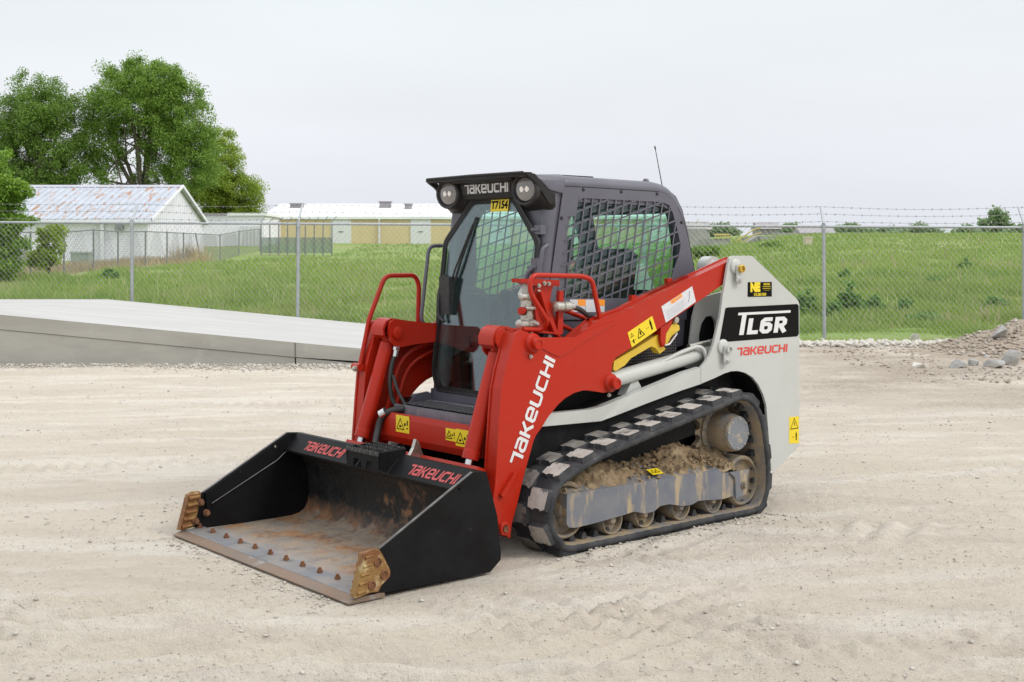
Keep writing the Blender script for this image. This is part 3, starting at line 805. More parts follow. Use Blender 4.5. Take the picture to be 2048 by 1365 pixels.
def arm(sgn):
    mir = sgn < 0
    Yo = 0.66
    b = B(); b.py(ARM, Yo - .016, Yo); b.bevel(.0025, 1, 40)
    a = b.done("loader_arm", M['red'], loader, mirror=mir)
    # upper gusset plate lapped on the outside, with a weld line round it
    b = B(); b.py(TOP, Yo + .0005, Yo + .006); b.bevel(.002, 1, 40); b.done("gusset_plate", M['red'], a, mirror=mir)
    wl = [(TOP[i][0], Yo + .002, TOP[i][1]) for i in (7, 8, 9, 10, 11, 12, 13, 14)]
    b = B(); b.tube(wl, .004, 6); b.done("weld_bead", M['weld'], a, mirror=mir)
    # beam: inner plate + top/bottom cover plates
    beam = ARM[:8] + ARM[47:]
    inner = [p for p in ARM if p[0] < 0.55 or p[1] > .35]
    b = B(); b.py(ARM, .565, .577); b.done("inner_plate", M['red'], a, mirror=mir)
    idx_top = [ARM[i] for i in range(len(ARM) - 1, 45, -1)]           # rear -> front along the top
    b = B(); n = len(idx_top)
    vs_ = [(x, Yo - .004, z - .006) for x, z in idx_top] + [(x, .571, z - .006) for x, z in idx_top] + [(x, Yo - .004, z - .016) for x, z in idx_top] + [(x, .571, z - .016) for x, z in idx_top]
    fs = []
    for i in range(n - 1): fs += [(i, i + 1, n + i + 1, n + i), (2 * n + i, 3 * n + i, 3 * n + i + 1, 2 * n + i + 1)]
    b.poly(vs_, fs); b.done("top_cover", M['red'], a, mirror=mir)
    tp = [p for p in idx_top if -.60 < p[0] < .42]
    tp = [idx_top[3]] + tp if tp[0] != idx_top[3] else tp
    b = B(); n = len(tp)
    vs_ = [(x, .60, z + .004) for x, z in tp] + [(x, .56, z + .004) for x, z in tp] + [(x, .60, z - .008) for x, z in tp] + [(x, .56, z - .008) for x, z in tp]
    fs = []
    for i in range(n - 1): fs += [(i, i + 1, n + i + 1, n + i), (2 * n + i, 3 * n + i, 3 * n + i + 1, 2 * n + i + 1), (i, 2 * n + i, 2 * n + i + 1, i + 1), (n + i, n + i + 1, 3 * n + i + 1, 3 * n + i)]
    b.poly(vs_, fs); b.done("hose_guide", M['red'], a, mirror=mir)
    for x in (-.02, -.32):
        z = float(np.interp(x, [p[0] for p in idx_top[::-1]][::-1] if idx_top[0][0] < idx_top[-1][0] else [p[0] for p in idx_top[::-1]], [p[1] for p in idx_top[::-1]][::-1] if idx_top[0][0] < idx_top[-1][0] else [p[1] for p in idx_top[::-1]]))
        b = B(); b.box((x - .02, .535, z - .01), (x + .02, .562, z + .022)); b.bevel(.004, 1); b.done("guide_clip", M['red'], a, mirror=mir)
    # leg closing plates (front and rear faces)
    fr_ = [ARM[i] for i in range(33, 44)]
    b = B(); n = len(fr_)
    b.poly([(x - .006, Yo - .003, z) for x, z in fr_] + [(x - .006, .572, z) for x, z in fr_], [(i, i + 1, n + i + 1, n + i) for i in range(n - 1)])
    b.done("leg_front_plate", M['red'], a, mirror=mir)
    rr_ = [ARM[i] for i in range(14, 32)]
    b = B(); n = len(rr_)
    b.poly([(x + .008, Yo - .003, z + .004) for x, z in rr_] + [(x + .008, .572, z + .004) for x, z in rr_], [(i, i + 1, n + i + 1, n + i) for i in range(n - 1)])
    b.done("leg_rear_plate", M['red'], a, mirror=mir)
    lw = [ARM[i] for i in range(3, 10)]
    b = B(); n = len(lw)
    b.poly([(x, Yo - .003, z + .006) for x, z in lw] + [(x, .572, z + .006) for x, z in lw], [(i, i + 1, n + i + 1, n + i) for i in range(n - 1)])
    b.done("bottom_cover", M['red'], a, mirror=mir)
    # inner cheek that holds the cylinder head pin
    web = [(0.985, 1.075), (0.985, 1.125), (0.955, 1.150), (0.90, 1.148), (0.70, 1.115), (0.50, 1.12), (0.45, 1.03), (0.62, 1.01), (0.80, 1.0), (0.93, .985), (0.97, 1.02)]
    b = B(); b.py(rpoly(web, .012, 2), .415, .428); b.done("pin_cheek", M['red'], a, mirror=mir)
    b = B(); b.poly([(0.94, .572, 1.15), (0.94, .418, 1.15), (0.55, .418, 1.105), (0.55, .572, 1.105), (0.94, .572, 1.14), (0.94, .418, 1.14), (0.55, .418, 1.095), (0.55, .572, 1.095)], [(0, 1, 2, 3), (7, 6, 5, 4), (0, 3, 7, 4), (1, 0, 4, 5), (2, 1, 5, 6), (3, 2, 6, 7)]); b.done("cheek_cap", M['red'], a, mirror=mir)
    b = B(); b.lathe((0.925, .416, 1.07), (0, -1, 0), [(0, .036), (.012, .036), (.016, .026), (.018, 0)], 20); b.done("pin_end", M['red'], a, smooth=40, mirror=mir)
    # shaped cover over the cylinder head
    pr = [(0.99, 1.045), (1.012, 1.06), (1.015, 1.10), (0.995, 1.14), (0.955, 1.158), (0.90, 1.15)]
    b = B(); n = len(pr)
    vs_ = [(x, .435, z) for x, z in pr] + [(x, .552, z) for x, z in pr] + [(x - .012, .435, z - .008) for x, z in pr] + [(x - .012, .552, z - .008) for x, z in pr]
    fs = []
    for i in range(n - 1): fs += [(i, i + 1, n + i + 1, n + i), (2 * n + i, 3 * n + i, 3 * n + i + 1, 2 * n + i + 1), (i, 2 * n + i, 2 * n + i + 1, i + 1), (n + i, n + i + 1, 3 * n + i + 1, 3 * n + i)]
    fs += [(0, n, 3 * n, 2 * n), (n - 1, 3 * n - 1, 4 * n - 1, 2 * n - 1)]
    b.poly(vs_, fs); b.done("cylinder_cover", M['red'], a, smooth=50, mirror=mir)
    b = B(); b.py(rpoly([(0.985, 1.05), (1.003, 1.075), (1.0, 1.12), (0.96, 1.152), (0.90, 1.145), (0.86, 1.10), (0.87, 1.03), (.95, 1.0)], .02, 3), .552, .566); b.done("cover_cheek", M['red'], a, mirror=mir)
    # pins
    def pin(x, z, y, r, nm="arm_pin"):
        b = B(); b.lathe((x - .02, y, z + .003), (0, 1, 0), [(0, r * 1.75), (.006, r * 1.7), (.02, r * 1.4), (.022, r * 1.05), (.05, r * 1.05), (.054, r * .98), (.055, r * .62), (.051, r * .58), (.051, 0)], 26)
        b.done(nm, M['red'], a, smooth=32, mirror=mir)
        bolt_part("grease_nipple", (x + .0, sgn * (y + .004), z - r * 2.05), (0, sgn, 0), .007, .014, M['zinc'], a)
    pin(0.855, 1.064, Yo, .031)
    pin(0.288, 0.822, Yo, .030)
    x, z = 1.042, 0.145
    b = B(); b.lathe((x, Yo - .02, z), (0, 1, 0), [(0, .034), (.045, .034), (.05, .03), (.05, .02), (.03, .018), (.03, 0)], 22); b.done("coupler_pin", M['red'], a, smooth=30, mirror=mir)
    b = B(); b.lathe((x, Yo + .0305, z), (0, 1, 0), [(0, .0165), (.004, .0165), (.004, .011), (-.004, .010), (-.004, 0)], 18); b.done("pin_bore", M['rust'], a, mirror=mir)
    # ledge bar on the leg
    lb = [(0.972, 0.422), (0.959, 0.415), (1.022, 0.326), (1.045, 0.299), (1.065, 0.317)]
    b = B(); b.py(rpoly(lb, .004, 1), Yo, Yo + .02); b.bevel(.003, 1); b.done("leg_stop", M['red'], a, mirror=mir)
    # tilt cylinder
    p0 = Vector((1.118, .495, .478)); p1 = Vector((0.925, .495, 1.055))
    d = (p1 - p0).normalized(); ln = (p1 - p0).length
    b = B(); b.lathe(p0, d, [(0, .040), (.002, .0445), (.045, .0445), (.048, .042), (.052, .0425), (ln * .5, .0425), (ln - .05, .0425), (ln - .04, .036), (ln, .034)], 28)
    tc = b.done("tilt_cylinder", M['red'], a, smooth=30, mirror=mir)
    b = B(); b.rod(p0 - d * .11, p0 + d * .01, .021, n=18); b.done("piston_rod", M['steel'], tc, smooth=40, mirror=mir)
    b = B(); b.lathe((0.925, .43, 1.07), (0, 1, 0), [(0, .045), (.11, .045)], 22); b.done("head_pin", M['red'], tc, smooth=40, mirror=mir)
    # hydraulic tubes inside
    b = B(); b.tube([(0.55, .50, 1.02), (0.78, .50, .955), (0.86, .50, .88), (0.98, .50, .50)], .013, 8, .06); b.done("oil_pipe", M['red'], a, smooth=40, mirror=mir)
    b = B(); b.tube([(0.55, .50, .965), (0.74, .50, .90), (0.81, .50, .83), (0.92, .50, .52)], .011, 8, .06); b.done("oil_pipe", M['red'], a, smooth=40, mirror=mir)
    # lift cylinder (pale grey) with its line
    q0 = Vector((0.272, .60, .822)); q1 = Vector((-0.72, .58, .955))
    d = (q1 - q0).normalized(); ln = (q1 - q0).length
    b = B(); b.lathe(q0 + d * .05, d, [(0, .034), (.002, .048), (.03, .048), (.033, .045), (ln - .1, .045), (ln - .05, .04)], 28)
    lc = b.done("lift_cylinder", M['grey_white'], a, smooth=30, mirror=mir)
    b = B(); b.tube([(-0.18, .615, .905), (-0.33, .62, .952), (-0.47, .63, .985), (-0.52, .64, .975), (-0.535, .655, .92), (-0.525, .655, .85), (-0.49, .63, .80)], .0125, 10, .05); b.done("oil_line", M['grey_white'], lc, smooth=40, mirror=mir)
    b = B(); b.tube([(-0.44, .60, .985), (-0.60, .60, 1.0), (-0.70, .59, 1.0)], [.015, .015, .015], 10); b.rod((-.62, .60, .998), (-.66, .597, 1.0), .02, n=6); b.done("hose_fitting", M['zinc'], lc, smooth=40, mirror=mir)
    # yellow lift-arm stop
    ys_ = [(0.206, 0.937), (0.147, 0.959), (0.031, 1), (-0.174, 1.078), (-0.191, 1.009), (-0.212, 0.982), (-0.166, 0.959), (-0.132, 0.992), (-0.095, 1.005), (0.072, 0.946), (0.119, 0.91), (0.194, 0.881), (0.212, 0.893)]
    b = B(); b.py(ys_, .575, .625); b.bevel(.006, 2, 40); b.done("safety_strut", M['yellow'], a, mirror=mir)
    y2 = [(-0.198, 1.01), (-0.203, 1.061), (-0.228, 1.105), (-0.279, 1.132), (-0.318, 1.114), (-0.322, 1.09), (-0.249, 1.053), (-0.215, 1.009)]
    b = B(); b.py(y2, .60, .635); b.bevel(.004, 1, 40); b.done("strut_end", M['yellow'], a, mirror=mir)
    rb = [(-0.147, 1.109), (-0.248, 1.151), (-0.235, 1.117), (-0.193, 1.073), (-0.185, 1.005), (-0.164, 0.997), (-0.147, 1.041)]
    b = B(); b.py(rb, .575, .648); b.bevel(.003, 1, 40); b.done("strut_bracket", M['red'], a, mirror=mir)
    bl = [(-0.171, 1.009), (-0.208, 1.01), (-0.276, 1.07), (-0.268, 1.079)]
    b = B(); b.tube([(x, .655, z) for x, z in bl], .006, 8, .02); b.done("lock_pin", M['steel'], a, smooth=40, mirror=mir)
    kx, kz = [(-0.282, 1.147)][0]
    b = B(); b.lathe((kx, .62, kz), (0, 1, 0), [(0, .02), (.02, .022), (.03, .018), (.033, 0)], 16); b.done("pin_knob", M['zinc'], a, smooth=40, mirror=mir)
    if mir: return a
    U = Vector((-1, 0, 0)); V_ = Vector((0, 0, 1))
    # maker lettering up the leg
    p0 = [(0.999, 0.47)][0]; p1 = [(0.753, 1.002)][0]; p2 = [(0.923, 0.442)][0]
    du = Vector((p1[0] - p0[0], 0, p1[1] - p0[1])); dv = Vector((p0[0] - p2[0], 0, p0[1] - p2[1]))
    q_, w_ = glyphs_logo()
    # letters read bottom to top, their tops towards the front edge
    Uu = du.normalized(); Vv = Vector((-Uu.z, 0, Uu.x)) * -1
    Vv = Vector((Uu.z * -1, 0, Uu.x)); 
    if Vv.x < 0: Vv = -Vv
    base = Vector((p2[0], Yo + .0012, p2[1]))
    sx = du.length / w_; sy = dv.length * .95
    decal("maker_lettering", [[(x * sx, y * sy) for x, y in qq] for qq in q_], base, Uu, Vv, M['logo_w'], a, .001, N=(0, 1, 0))
    # yellow and white labels along the beam
    def beam_label(name, quad, m_, lift=0.0):
        b = B(); b.py(quad, Yo + .0003 + lift, Yo + .0014 + lift); return b.done(name, m_, a)
    ql = [(0.136, 1.093), (-0.062, 1.179), (-0.099, 1.097), (0.102, 1.01)]
    beam_label("warning_label", ql, M['label_y'])
    O_ = Vector((ql[3][0], Yo + .0014, ql[3][1])); Ux = Vector((ql[2][0] - ql[3][0], 0, ql[2][1] - ql[3][1])); wd = Ux.length; Ux.normalize(); Vx = Vector((-Ux.z, 0, Ux.x)); Vx = Vx if Vx.z > 0 else -Vx
    hg = Vector((ql[0][0] - ql[3][0], 0, ql[0][1] - ql[3][1])).length
    dd = tri_outline(wd * .42, hg * .52, hg * .62, .005) + tri_outline(wd * .12, hg * .70, hg * .26, .003) + man(wd * .86, hg * .55, hg * .7) + [rect(wd * .66, hg * .48, wd * .70, hg * .51), rect(wd * .72, hg * .48, wd * .76, hg * .51), rect(wd * .1, hg * .14, wd * .14, hg * .4), rect(wd * .04, hg * .3, wd * .2, hg * .34), rect(wd * .40, hg * .36, wd * .45, hg * .6)]
    decal("pictogram", dd, O_, Ux, Vx, M['ink'], a, .0006, N=(0, 1, 0))
    qw = [(-0.138, 1.23), (-0.4, 1.34), (-0.433, 1.25), (-0.176, 1.137)]
    beam_label("notice_label", qw, M['label_w'])
    O_ = Vector((qw[3][0], Yo + .0014, qw[3][1])); Ux = Vector((qw[2][0] - qw[3][0], 0, qw[2][1] - qw[3][1])); wd = Ux.length; Ux.normalize(); Vx = Vector((-Ux.z, 0, Ux.x)); Vx = Vx if Vx.z > 0 else -Vx
    hg = Vector((qw[0][0] - qw[3][0], 0, qw[0][1] - qw[3][1])).length
    decal("label_heading", [rect(wd * .30, hg * .74, wd * .66, hg * .97)], O_, Ux, Vx, M['label_o'], a, .0006, N=(0, 1, 0))
    dd = [rect(wd * (.08 + .0 * k), hg * (.12 + .085 * k), wd * (.62 + .05 * (k % 3)), hg * (.135 + .085 * k)) for k in range(6)] + tri_outline(wd * .36, hg * .85, hg * .1, .003) + [rect(wd * .44, hg * .82, wd * .62, hg * .88)] + stroke([(wd * .78, hg * .25), (wd * .86, hg * .5), (wd * .9, hg * .8)], .006)
    decal("label_text", dd, O_, Ux, Vx, M['faint'], a, .0012, N=(0, 1, 0))
    return a
M['weld'] = mat('weld_paint', (0.42, 0.026, 0.012), rough=.5)
M['rust'] = mat('rusty_steel', (0.13, 0.055, 0.025), (0.20, 0.085, 0.035), scale=30, rough=.85, bump=.3, bscale=150)
M['faint'] = mat('grey_print', (0.30, 0.31, 0.36), rough=.5)
arm_l = arm(1); arm_r = arm(-1)
# cross tube between the arm legs, with the labels that face forward
b = B(); b.prism([(0.985, .625), (1.03, .632), (1.036, .60), (1.036, .50), (1.02, .462), (0.94, .455), (0.93, .60)], lambda p: (p[0], -.42, p[1]), lambda p: (p[0], .42, p[1])); b.bevel(.008, 2)
cm = b.done("cross_tube", M['red'], loader)
for y0, y1, z0, z1 in ((-.272, -.145, .53, .625), (.188, .275, .535, .60), (.275, .39, .515, .605)):
    O_ = Vector((1.0363, y0, z0)); U = Vector((0, 1, 0)); V_ = Vector((0, 0, 1)); w_ = y1 - y0; h_ = z1 - z0
    plate("warning_label", rect(0, 0, w_, h_), O_, U, V_, M['label_y'], cm, .001)
    decal("pictogram", tri_outline(w_ * .34, h_ * .5, h_ * .72, .005) + [rect(w_ * .26, h_ * .3, w_ * .42, h_ * .42), rect(w_ * .62, h_ * .42, w_ * .74, h_ * .58), rect(w_ * .8, h_ * .25, w_ * .92, h_ * .32), rect(w_ * .82, h_ * .45, w_ * .9, h_ * .75)], O_, U, V_, M['ink'], cm, .0016)
# ---------------------------------------------------------------- quick coupler behind the bucket
b = B()
b.prism([(1.06, .10), (1.10, .44), (1.15, .46), (1.17, .43), (1.20, .10), (1.16, .05)], lambda p: (p[0], -.60, p[1]), lambda p: (p[0], .60, p[1])); b.bevel(.01, 1)
qc = b.done("quick_coupler", M['red'], loader)
b = B(); b.prism([(1.14, .46), (1.17, .535), (1.185, .545), (1.20, .50), (1.22, .47), (1.24, .44), (1.18, .44)], lambda p: (p[0], .10, p[1]), lambda p: (p[0], .125, p[1])); b.bevel(.003, 1); b.done("lock_lever", M['zinc'], qc)

# ---------------------------------------------------------------- bucket
M['bucket_out'] = mat('bucket_black', (0.0055, 0.0055, 0.006), (0.009, 0.009, 0.010), scale=5, rough=.48, spec=.13, bump=.06, bscale=120, c3=(0.05, 0.048, 0.046), s3=26, lo3=.68, hi3=.76, stretch3=(1.0, 1, 2.2))
M['edge_steel'] = mat('worn_edge_steel', (0.18, 0.135, 0.105), (0.21, 0.14, 0.095), scale=7, rough=.55, metal=.25, bump=.15, bscale=90, c3=(0.27, 0.25, 0.235), s3=9, lo3=.58, hi3=.72)
M['gold_rust'] = mat('rusting_gold_casting', (0.27, 0.155, 0.045), (0.17, 0.065, 0.018), scale=11, rough=.6, metal=.15, bump=.3, bscale=90, c3=(0.46, 0.36, 0.19), s3=13, lo3=.58, hi3=.70)
# floor and back: worn steel low down, rust, then old black paint
m = bpy.data.materials.new('bucket_inside'); m.use_nodes = True
t = m.node_tree; bs = t.nodes["Principled BSDF"]
tc = t.nodes.new("ShaderNodeTexCoord"); sp = t.nodes.new("ShaderNodeSeparateXYZ"); t.links.new(tc.outputs['Object'], sp.inputs[0])
def _n(scale, st=None, det=6):
    n = t.nodes.new("ShaderNodeTexNoise"); n.inputs['Scale'].default_value = scale; n.inputs['Detail'].default_value = det; n.inputs['Roughness'].default_value = .65
    if st:
        mp = t.nodes.new("ShaderNodeMapping"); mp.inputs['Scale'].default_value = st; t.links.new(tc.outputs['Object'], mp.inputs[0]); t.links.new(mp.outputs[0], n.inputs[0])
    else: t.links.new(tc.outputs['Object'], n.inputs[0])
    return n.outputs['Fac']
def _r(sock, a, b_, c=0., d=1.):
    r_ = t.nodes.new("ShaderNodeMapRange"); r_.inputs[1].default_value = a; r_.inputs[2].default_value = b_; r_.inputs[3].default_value = c; r_.inputs[4].default_value = d; t.links.new(sock, r_.inputs[0]); return r_.outputs[0]
def _mx(f, a, b_):
    x = t.nodes.new("ShaderNodeMix"); x.data_type = 'RGBA'; t.links.new(f, x.inputs['Factor'])
    for s_, v in (('A', a), ('B', b_)):
        if isinstance(v, tuple): x.inputs[s_].default_value = (*v, 1)
        else: t.links.new(v, x.inputs[s_])
    return x.outputs['Result']
def _m(op, a, b_):
    x = t.nodes.new("ShaderNodeMath"); x.operation = op
    for i, v in enumerate((a, b_)):
        if isinstance(v, (int, float)): x.inputs[i].default_value = v
        else: t.links.new(v, x.inputs[i])
    return x.outputs[0]
paint = _mx(_r(_n(40, (1, 3, .6)), .60, .72), (0.007, .007, .0075), (.075, .06, .045))
worn = _mx(_r(_n(5, (1, 2.2, 1)), .42, .60), (0.28, .215, .155), (.215, .19, .165))
rust = _mx(_r(_n(9), .4, .6), (0.25, .115, .05), (.15, .085, .05))
fl = _mx(_r(_n(3.4, (1.6, 1, 1)), .50, .62, 0., .85), worn, _mx(_r(_n(16), .4, .6), (.36, .165, .06), (.27, .13, .055)))
fl = _mx(_r(_n(60, (1, 2, 1), 3), .62, .67), fl, (.07, .045, .03))
yc = _m('SUBTRACT', sp.outputs[1], .12); ctr = _m('POWER', 2.718, _m('MULTIPLY', _m('MULTIPLY', yc, yc), -16.0))
hgt = _m('ADD', sp.outputs[2], _m('MULTIPLY', _m('SUBTRACT', _n(5.0), .5), -0.16))
hgt = _m('ADD', hgt, _m('MULTIPLY', _m('SUBTRACT', _n(30, None, 8), .5), -0.10))
lowr = _r(hgt, .045, .125)
base = _mx(_r(hgt, .015, .05), fl, _mx(_r(_n(7), .42, .62), rust, (.075, .055, .045)))
pat = _m('MULTIPLY', _r(_m('ADD', _m('MULTIPLY', ctr, .17), _n(8.0, None, 9)), .645, .75), _r(sp.outputs[2], .40, .20))
paint = _mx(pat, paint, rust)
base = _mx(_r(_m('ADD', sp.outputs[0], _m('MULTIPLY', _n(4), .16)), 1.86, 1.98), base, _mx(_r(_n(6), .4, .62), (.20, .205, .22), (.27, .235, .21)))
fin = _mx(lowr, base, paint)
t.links.new(fin, bs.inputs['Base Color'])
t.links.new(_r(_n(14), .3, .7, .42, .75), bs.inputs['Roughness'])
bp = t.nodes.new("ShaderNodeBump"); bp.inputs['Strength'].default_value = .18; bp.inputs['Distance'].default_value = .01
t.links.new(_n(70, (1, 2, 1)), bp.inputs['Height']); t.links.new(bp.outputs[0], bs.inputs['Normal'])
M['bucket_in'] = m

M['worn_lit_edge'] = mat('worn_and_lit_edge', (0.16, 0.155, 0.15), (0.09, 0.085, 0.085), scale=14, rough=.5, metal=.3)  # serves worn steel edges and the painted lit edge of the strip
M['edge_floor'] = mat('blue_grey_edge_plate', (0.19, 0.195, 0.21), (0.26, 0.235, 0.215), scale=6, rough=.5, metal=.3, bump=.12, bscale=80, c3=(0.13, 0.13, 0.14), s3=9, lo3=.55, hi3=.7)
M['step_worn'] = mat('worn_black_step', (0.02, 0.02, 0.02), (0.10, 0.095, 0.09), scale=60, rough=.6, lo=.5, hi=.65)
inn = [(1.425, .402), (1.415, .392), (1.30, .345), (1.275, .30), (1.258, .22), (1.255, .14), (1.264, .08), (1.285, .045), (1.32, .022), (1.37, .013), (1.46, .011), (1.70, .012), (1.93, .014)]
outp = [(1.93, .002), (1.46, .001), (1.34, .002), (1.275, .02), (1.24, .07), (1.232, .14), (1.236, .24), (1.26, .36), (1.295, .478), (1.31, .488), (1.338, .488)]
b = B(); b.py(inn + outp, -.845, .845)
bk = b.done("bucket", M['bucket_out'], loader, smooth=25)
bk.data.materials.append(M['bucket_in'])
for pl in bk.data.polygons:
    c = pl.center; n_ = pl.normal
    if abs(n_.y) < .5 and ((n_.x > .3 and c.z < .36) or (n_.z > .5 and c.z < .1) or (n_.z < -.3 and c.z > .33 and c.x > 1.29)): pl.material_index = 1
BP = [(1.393, .494), (1.312, .487), (1.291, .431), (1.285, .409), (1.240, .263), (1.218, .084), (1.221, .051), (1.286, .004), (1.93, .016), (1.985, .03), (1.960, .21), (1.922, .214)]
for s_ in (1, -1):
    b = B(); b.ring(BP, [circ(1.477, .4224, .011, 12)], lambda p: (p[0], .8465, p[1]), lambda p: (p[0], .862, p[1]))
    spl = b.done("side_plate", M['bucket_out'], bk, mirror=s_ < 0)
    st = [(1.388, .49), (1.34, .484), (1.40, .40), (1.47, .345), (1.88, .15), (1.905, .10), (1.918, .212)]
    b = B(); b.ring(st, [circ(1.477, .4224, .011, 12)], lambda p: (p[0], .834, p[1]), lambda p: (p[0], .8463, p[1])); b.done("edge_strip", M['bucket_out'], bk, mirror=s_ < 0)
    b = B(); b.tube([(1.40, .8335, .40), (1.47, .8335, .345), (1.88, .8335, .15)], .0028, 6); b.done("lit_edge_line", M['worn_lit_edge'], bk, mirror=s_ < 0)  # grey line paints the lit lower edge of the strip
    b = B(); b.py([(1.392, .4945), (1.396, .4965), (1.925, .2165), (1.921, .2145)], .8468, .8617); b.done("worn_lit_edge", M['worn_lit_edge'], bk, mirror=s_ < 0)
    # bolted corner guard casting with ribs
    gp = [(2.015, 0.211), (1.978, 0.223), (1.94, 0.22), (1.92, 0.19), (1.88, 0.116), (1.882, 0.089), (1.927, 0.058), (1.943, 0.032), (1.99, 0.036), (2.031, 0.029), (2.066, 0.024)]
    b = B(); b.py(gp, .8625, .882); b.bevel(.004, 1, 40); gd = b.done("corner_guard", M['gold_rust'], bk, mirror=s_ < 0)
    # the tooth block that laps over the plate's front edge
    f0, f1 = gp[0], gp[-1]
    ft = [(f0[0], f0[1]), (f1[0], f1[1]), (f1[0] - .085, f1[1] + .01), (f0[0] - .075, f0[1] + .004)]
    b = B(); b.py(rpoly(ft, .01, 2), .838, .8624); b.bevel(.004, 1, 40); b.done("guard_nose", M['gold_rust'], bk, mirror=s_ < 0)
    for k in range(5):
        u = .1 + .2 * k
        xc = f0[0] + (f1[0] - f0[0]) * u; zc = f0[1] + (f1[1] - f0[1]) * u
        b = B(); b.rod((xc - .006, .836, zc), (xc - .066, .836, zc + .004), .0125, .010, n=10); b.rod((xc - .006, .881, zc), (xc - .05, .881, zc + .004), .008, .006, n=8); b.done("guard_rib", M['gold_rust'], bk, smooth=50, mirror=s_ < 0)
    for (bx, bz) in [(1.948, 0.165), (1.914, 0.103), (1.979, 0.067)]:
        b = B(); b.lathe((bx, .882, bz), (0, 1, 0), [(0, .021), (.005, .02), (.006, .015), (.001, .014), (.001, 0)], 16); b.done("bolt_socket", M['rust'], bk, smooth=40, mirror=s_ < 0)
        bolt_part("guard_bolt", (bx, s_ * .836, bz), (0, -s_, 0), .013, .028, M['rust'], bk)
# cutting edge with bevelled lip
ce = [(1.90, .016), (1.925, .020), (2.035, .020), (2.092, .004), (2.092, -.002), (1.90, -.002)]
b = B(); b.py(ce, -.868, .868); b.bevel(.002, 1, 15); b.done("cutting_edge", M['edge_steel'], bk)
b = B(); b.py([(1.915, .0205), (1.92, .026), (2.03, .026), (2.036, .0205)], -.842, .842); b.done("wear_plate", M['edge_floor'] if 'edge_floor' in M else M['bucket_in'], bk)
for k in range(11):
    y = -.83 + .155 * k
    b = B(); b.rod((1.955, y, .026), (1.955, y, .038), .0145, n=6); b.rod((1.955, y, .038), (1.955, y, .050), .0085, n=10); b.done("edge_bolt", M['rust'], bk)
# lettering on the lip
lu = Vector((1.425 - 1.338, 0, .402 - .488)); lv = -lu.normalized(); N_ = Vector((lv.z * -1, 0, lv.x)); N_ = N_ if N_.z > 0 else -N_
q_, w_ = glyphs_logo()
for ya, yb in ((-.672, -.262), (.335, .745)):
    sx = (yb - ya) / (w_ + .2)
    decal("maker_lettering", [[((x + .22 * y) * sx, y * .062) for x, y in qq] for qq in q_], Vector((1.408, ya, .4185)) + N_ * .0008, (0, 1, 0), lv, M['logo_fade'], bk, .0012, N=N_)
# serrated step on the lip
s0, s1 = -.10, .20
sg = B(); sb = B()
def serr(x, z, y0, y1, dx=0.004, h=.05):
    pts = []
    n = 26
    for i in range(n + 1): pts.append((y0 + (y1 - y0) * i / n, z + (.006 if i % 2 else 0)))
    pts += [(y1, z - h), (y0, z - h)]
    sb.px(pts, x, x + dx)
serr(1.475, .512, s0, s1, .005, .018); serr(1.415, .515, s0, s1); serr(1.36, .517, s0, s1, .005, .03); serr(1.31, .519, s0, s1, .005, .03)
for y in (s0, s1 - .006):
    sg.py([(1.305, .518), (1.48, .511), (1.475, .43), (1.43, .405), (1.35, .48), (1.305, .49)], y, y + .006)
fp = [(s0, .505), (s1, .505), (s1, .405), (s1 - .05, .41), (s1 - .06, .46), (s1 - .11, .46), (s1 - .12, .415), (s0 + .14, .415), (s0 + .13, .46), (s0 + .07, .46), (s0 + .06, .412), (s0, .41)]
sg.px(fp, 1.4702, 1.4752)
sg.done("bucket_step", M['bucket_out'], bk)
so = sb.done("step_treads", M['step_worn'], bk); so["kind"] = "stuff"

# ---------------------------------------------------------------- step in front of the cab
M['cab_step'] = mat('step_grey_paint', (0.15, 0.15, 0.175), (0.12, 0.12, 0.14), scale=9, rough=.5, c3=(0.24, 0.225, 0.21), s3=16, lo3=.6, hi3=.75)
M['grate'] = mat('pale_grating_top', (0.30, 0.295, 0.31), (0.20, 0.195, 0.21), scale=40, rough=.5)
b = B(); b.box((0.70, -.40, .60), (0.945, .40, .645)); b.bevel(.004, 1)
sp_ = b.done("step_tray", M['black'], loader)
b = B(); b.box((0.9455, -.395, .600), (0.962, .395, .668)); b.bevel(.004, 1); b.done("step_front_bar", M['cab_step'], sp_)
b = B(); b.box((0.70, -.39, .646), (0.745, .39, .672)); b.bevel(.004, 1); b.done("step_rear_bar", M['cab_step'], sp_)
n = 24
for k in range(n):
    y = -.32 + .70 * k / (n - 1)
    b = B(); b.px([(y - .005, .6455), (y + .005, .6455), (y + .0045, .676), (y - .0045, .676)], .748, .944); gb = b.done("grating_bar", M['black'], sp_); gb.data.materials.append(M['grate'])
    for pl in gb.data.polygons: pl.material_index = 1 if pl.normal.z > .8 else 0  # pale tops, flanks coloured black to paint in the dark gaps between bars
b = B(); b.py([(0.66, .66), (0.72, .72), (0.80, .71), (0.86, .655), (0.86, .64), (0.66, .64)], -.415, -.395); b.done("step_cheek", M['cab'], sp_)
b = B(); b.py([(0.66, .66), (0.72, .72), (0.80, .71), (0.86, .655), (0.86, .64), (0.66, .64)], .395, .415); b.done("step_cheek", M['cab'], sp_)
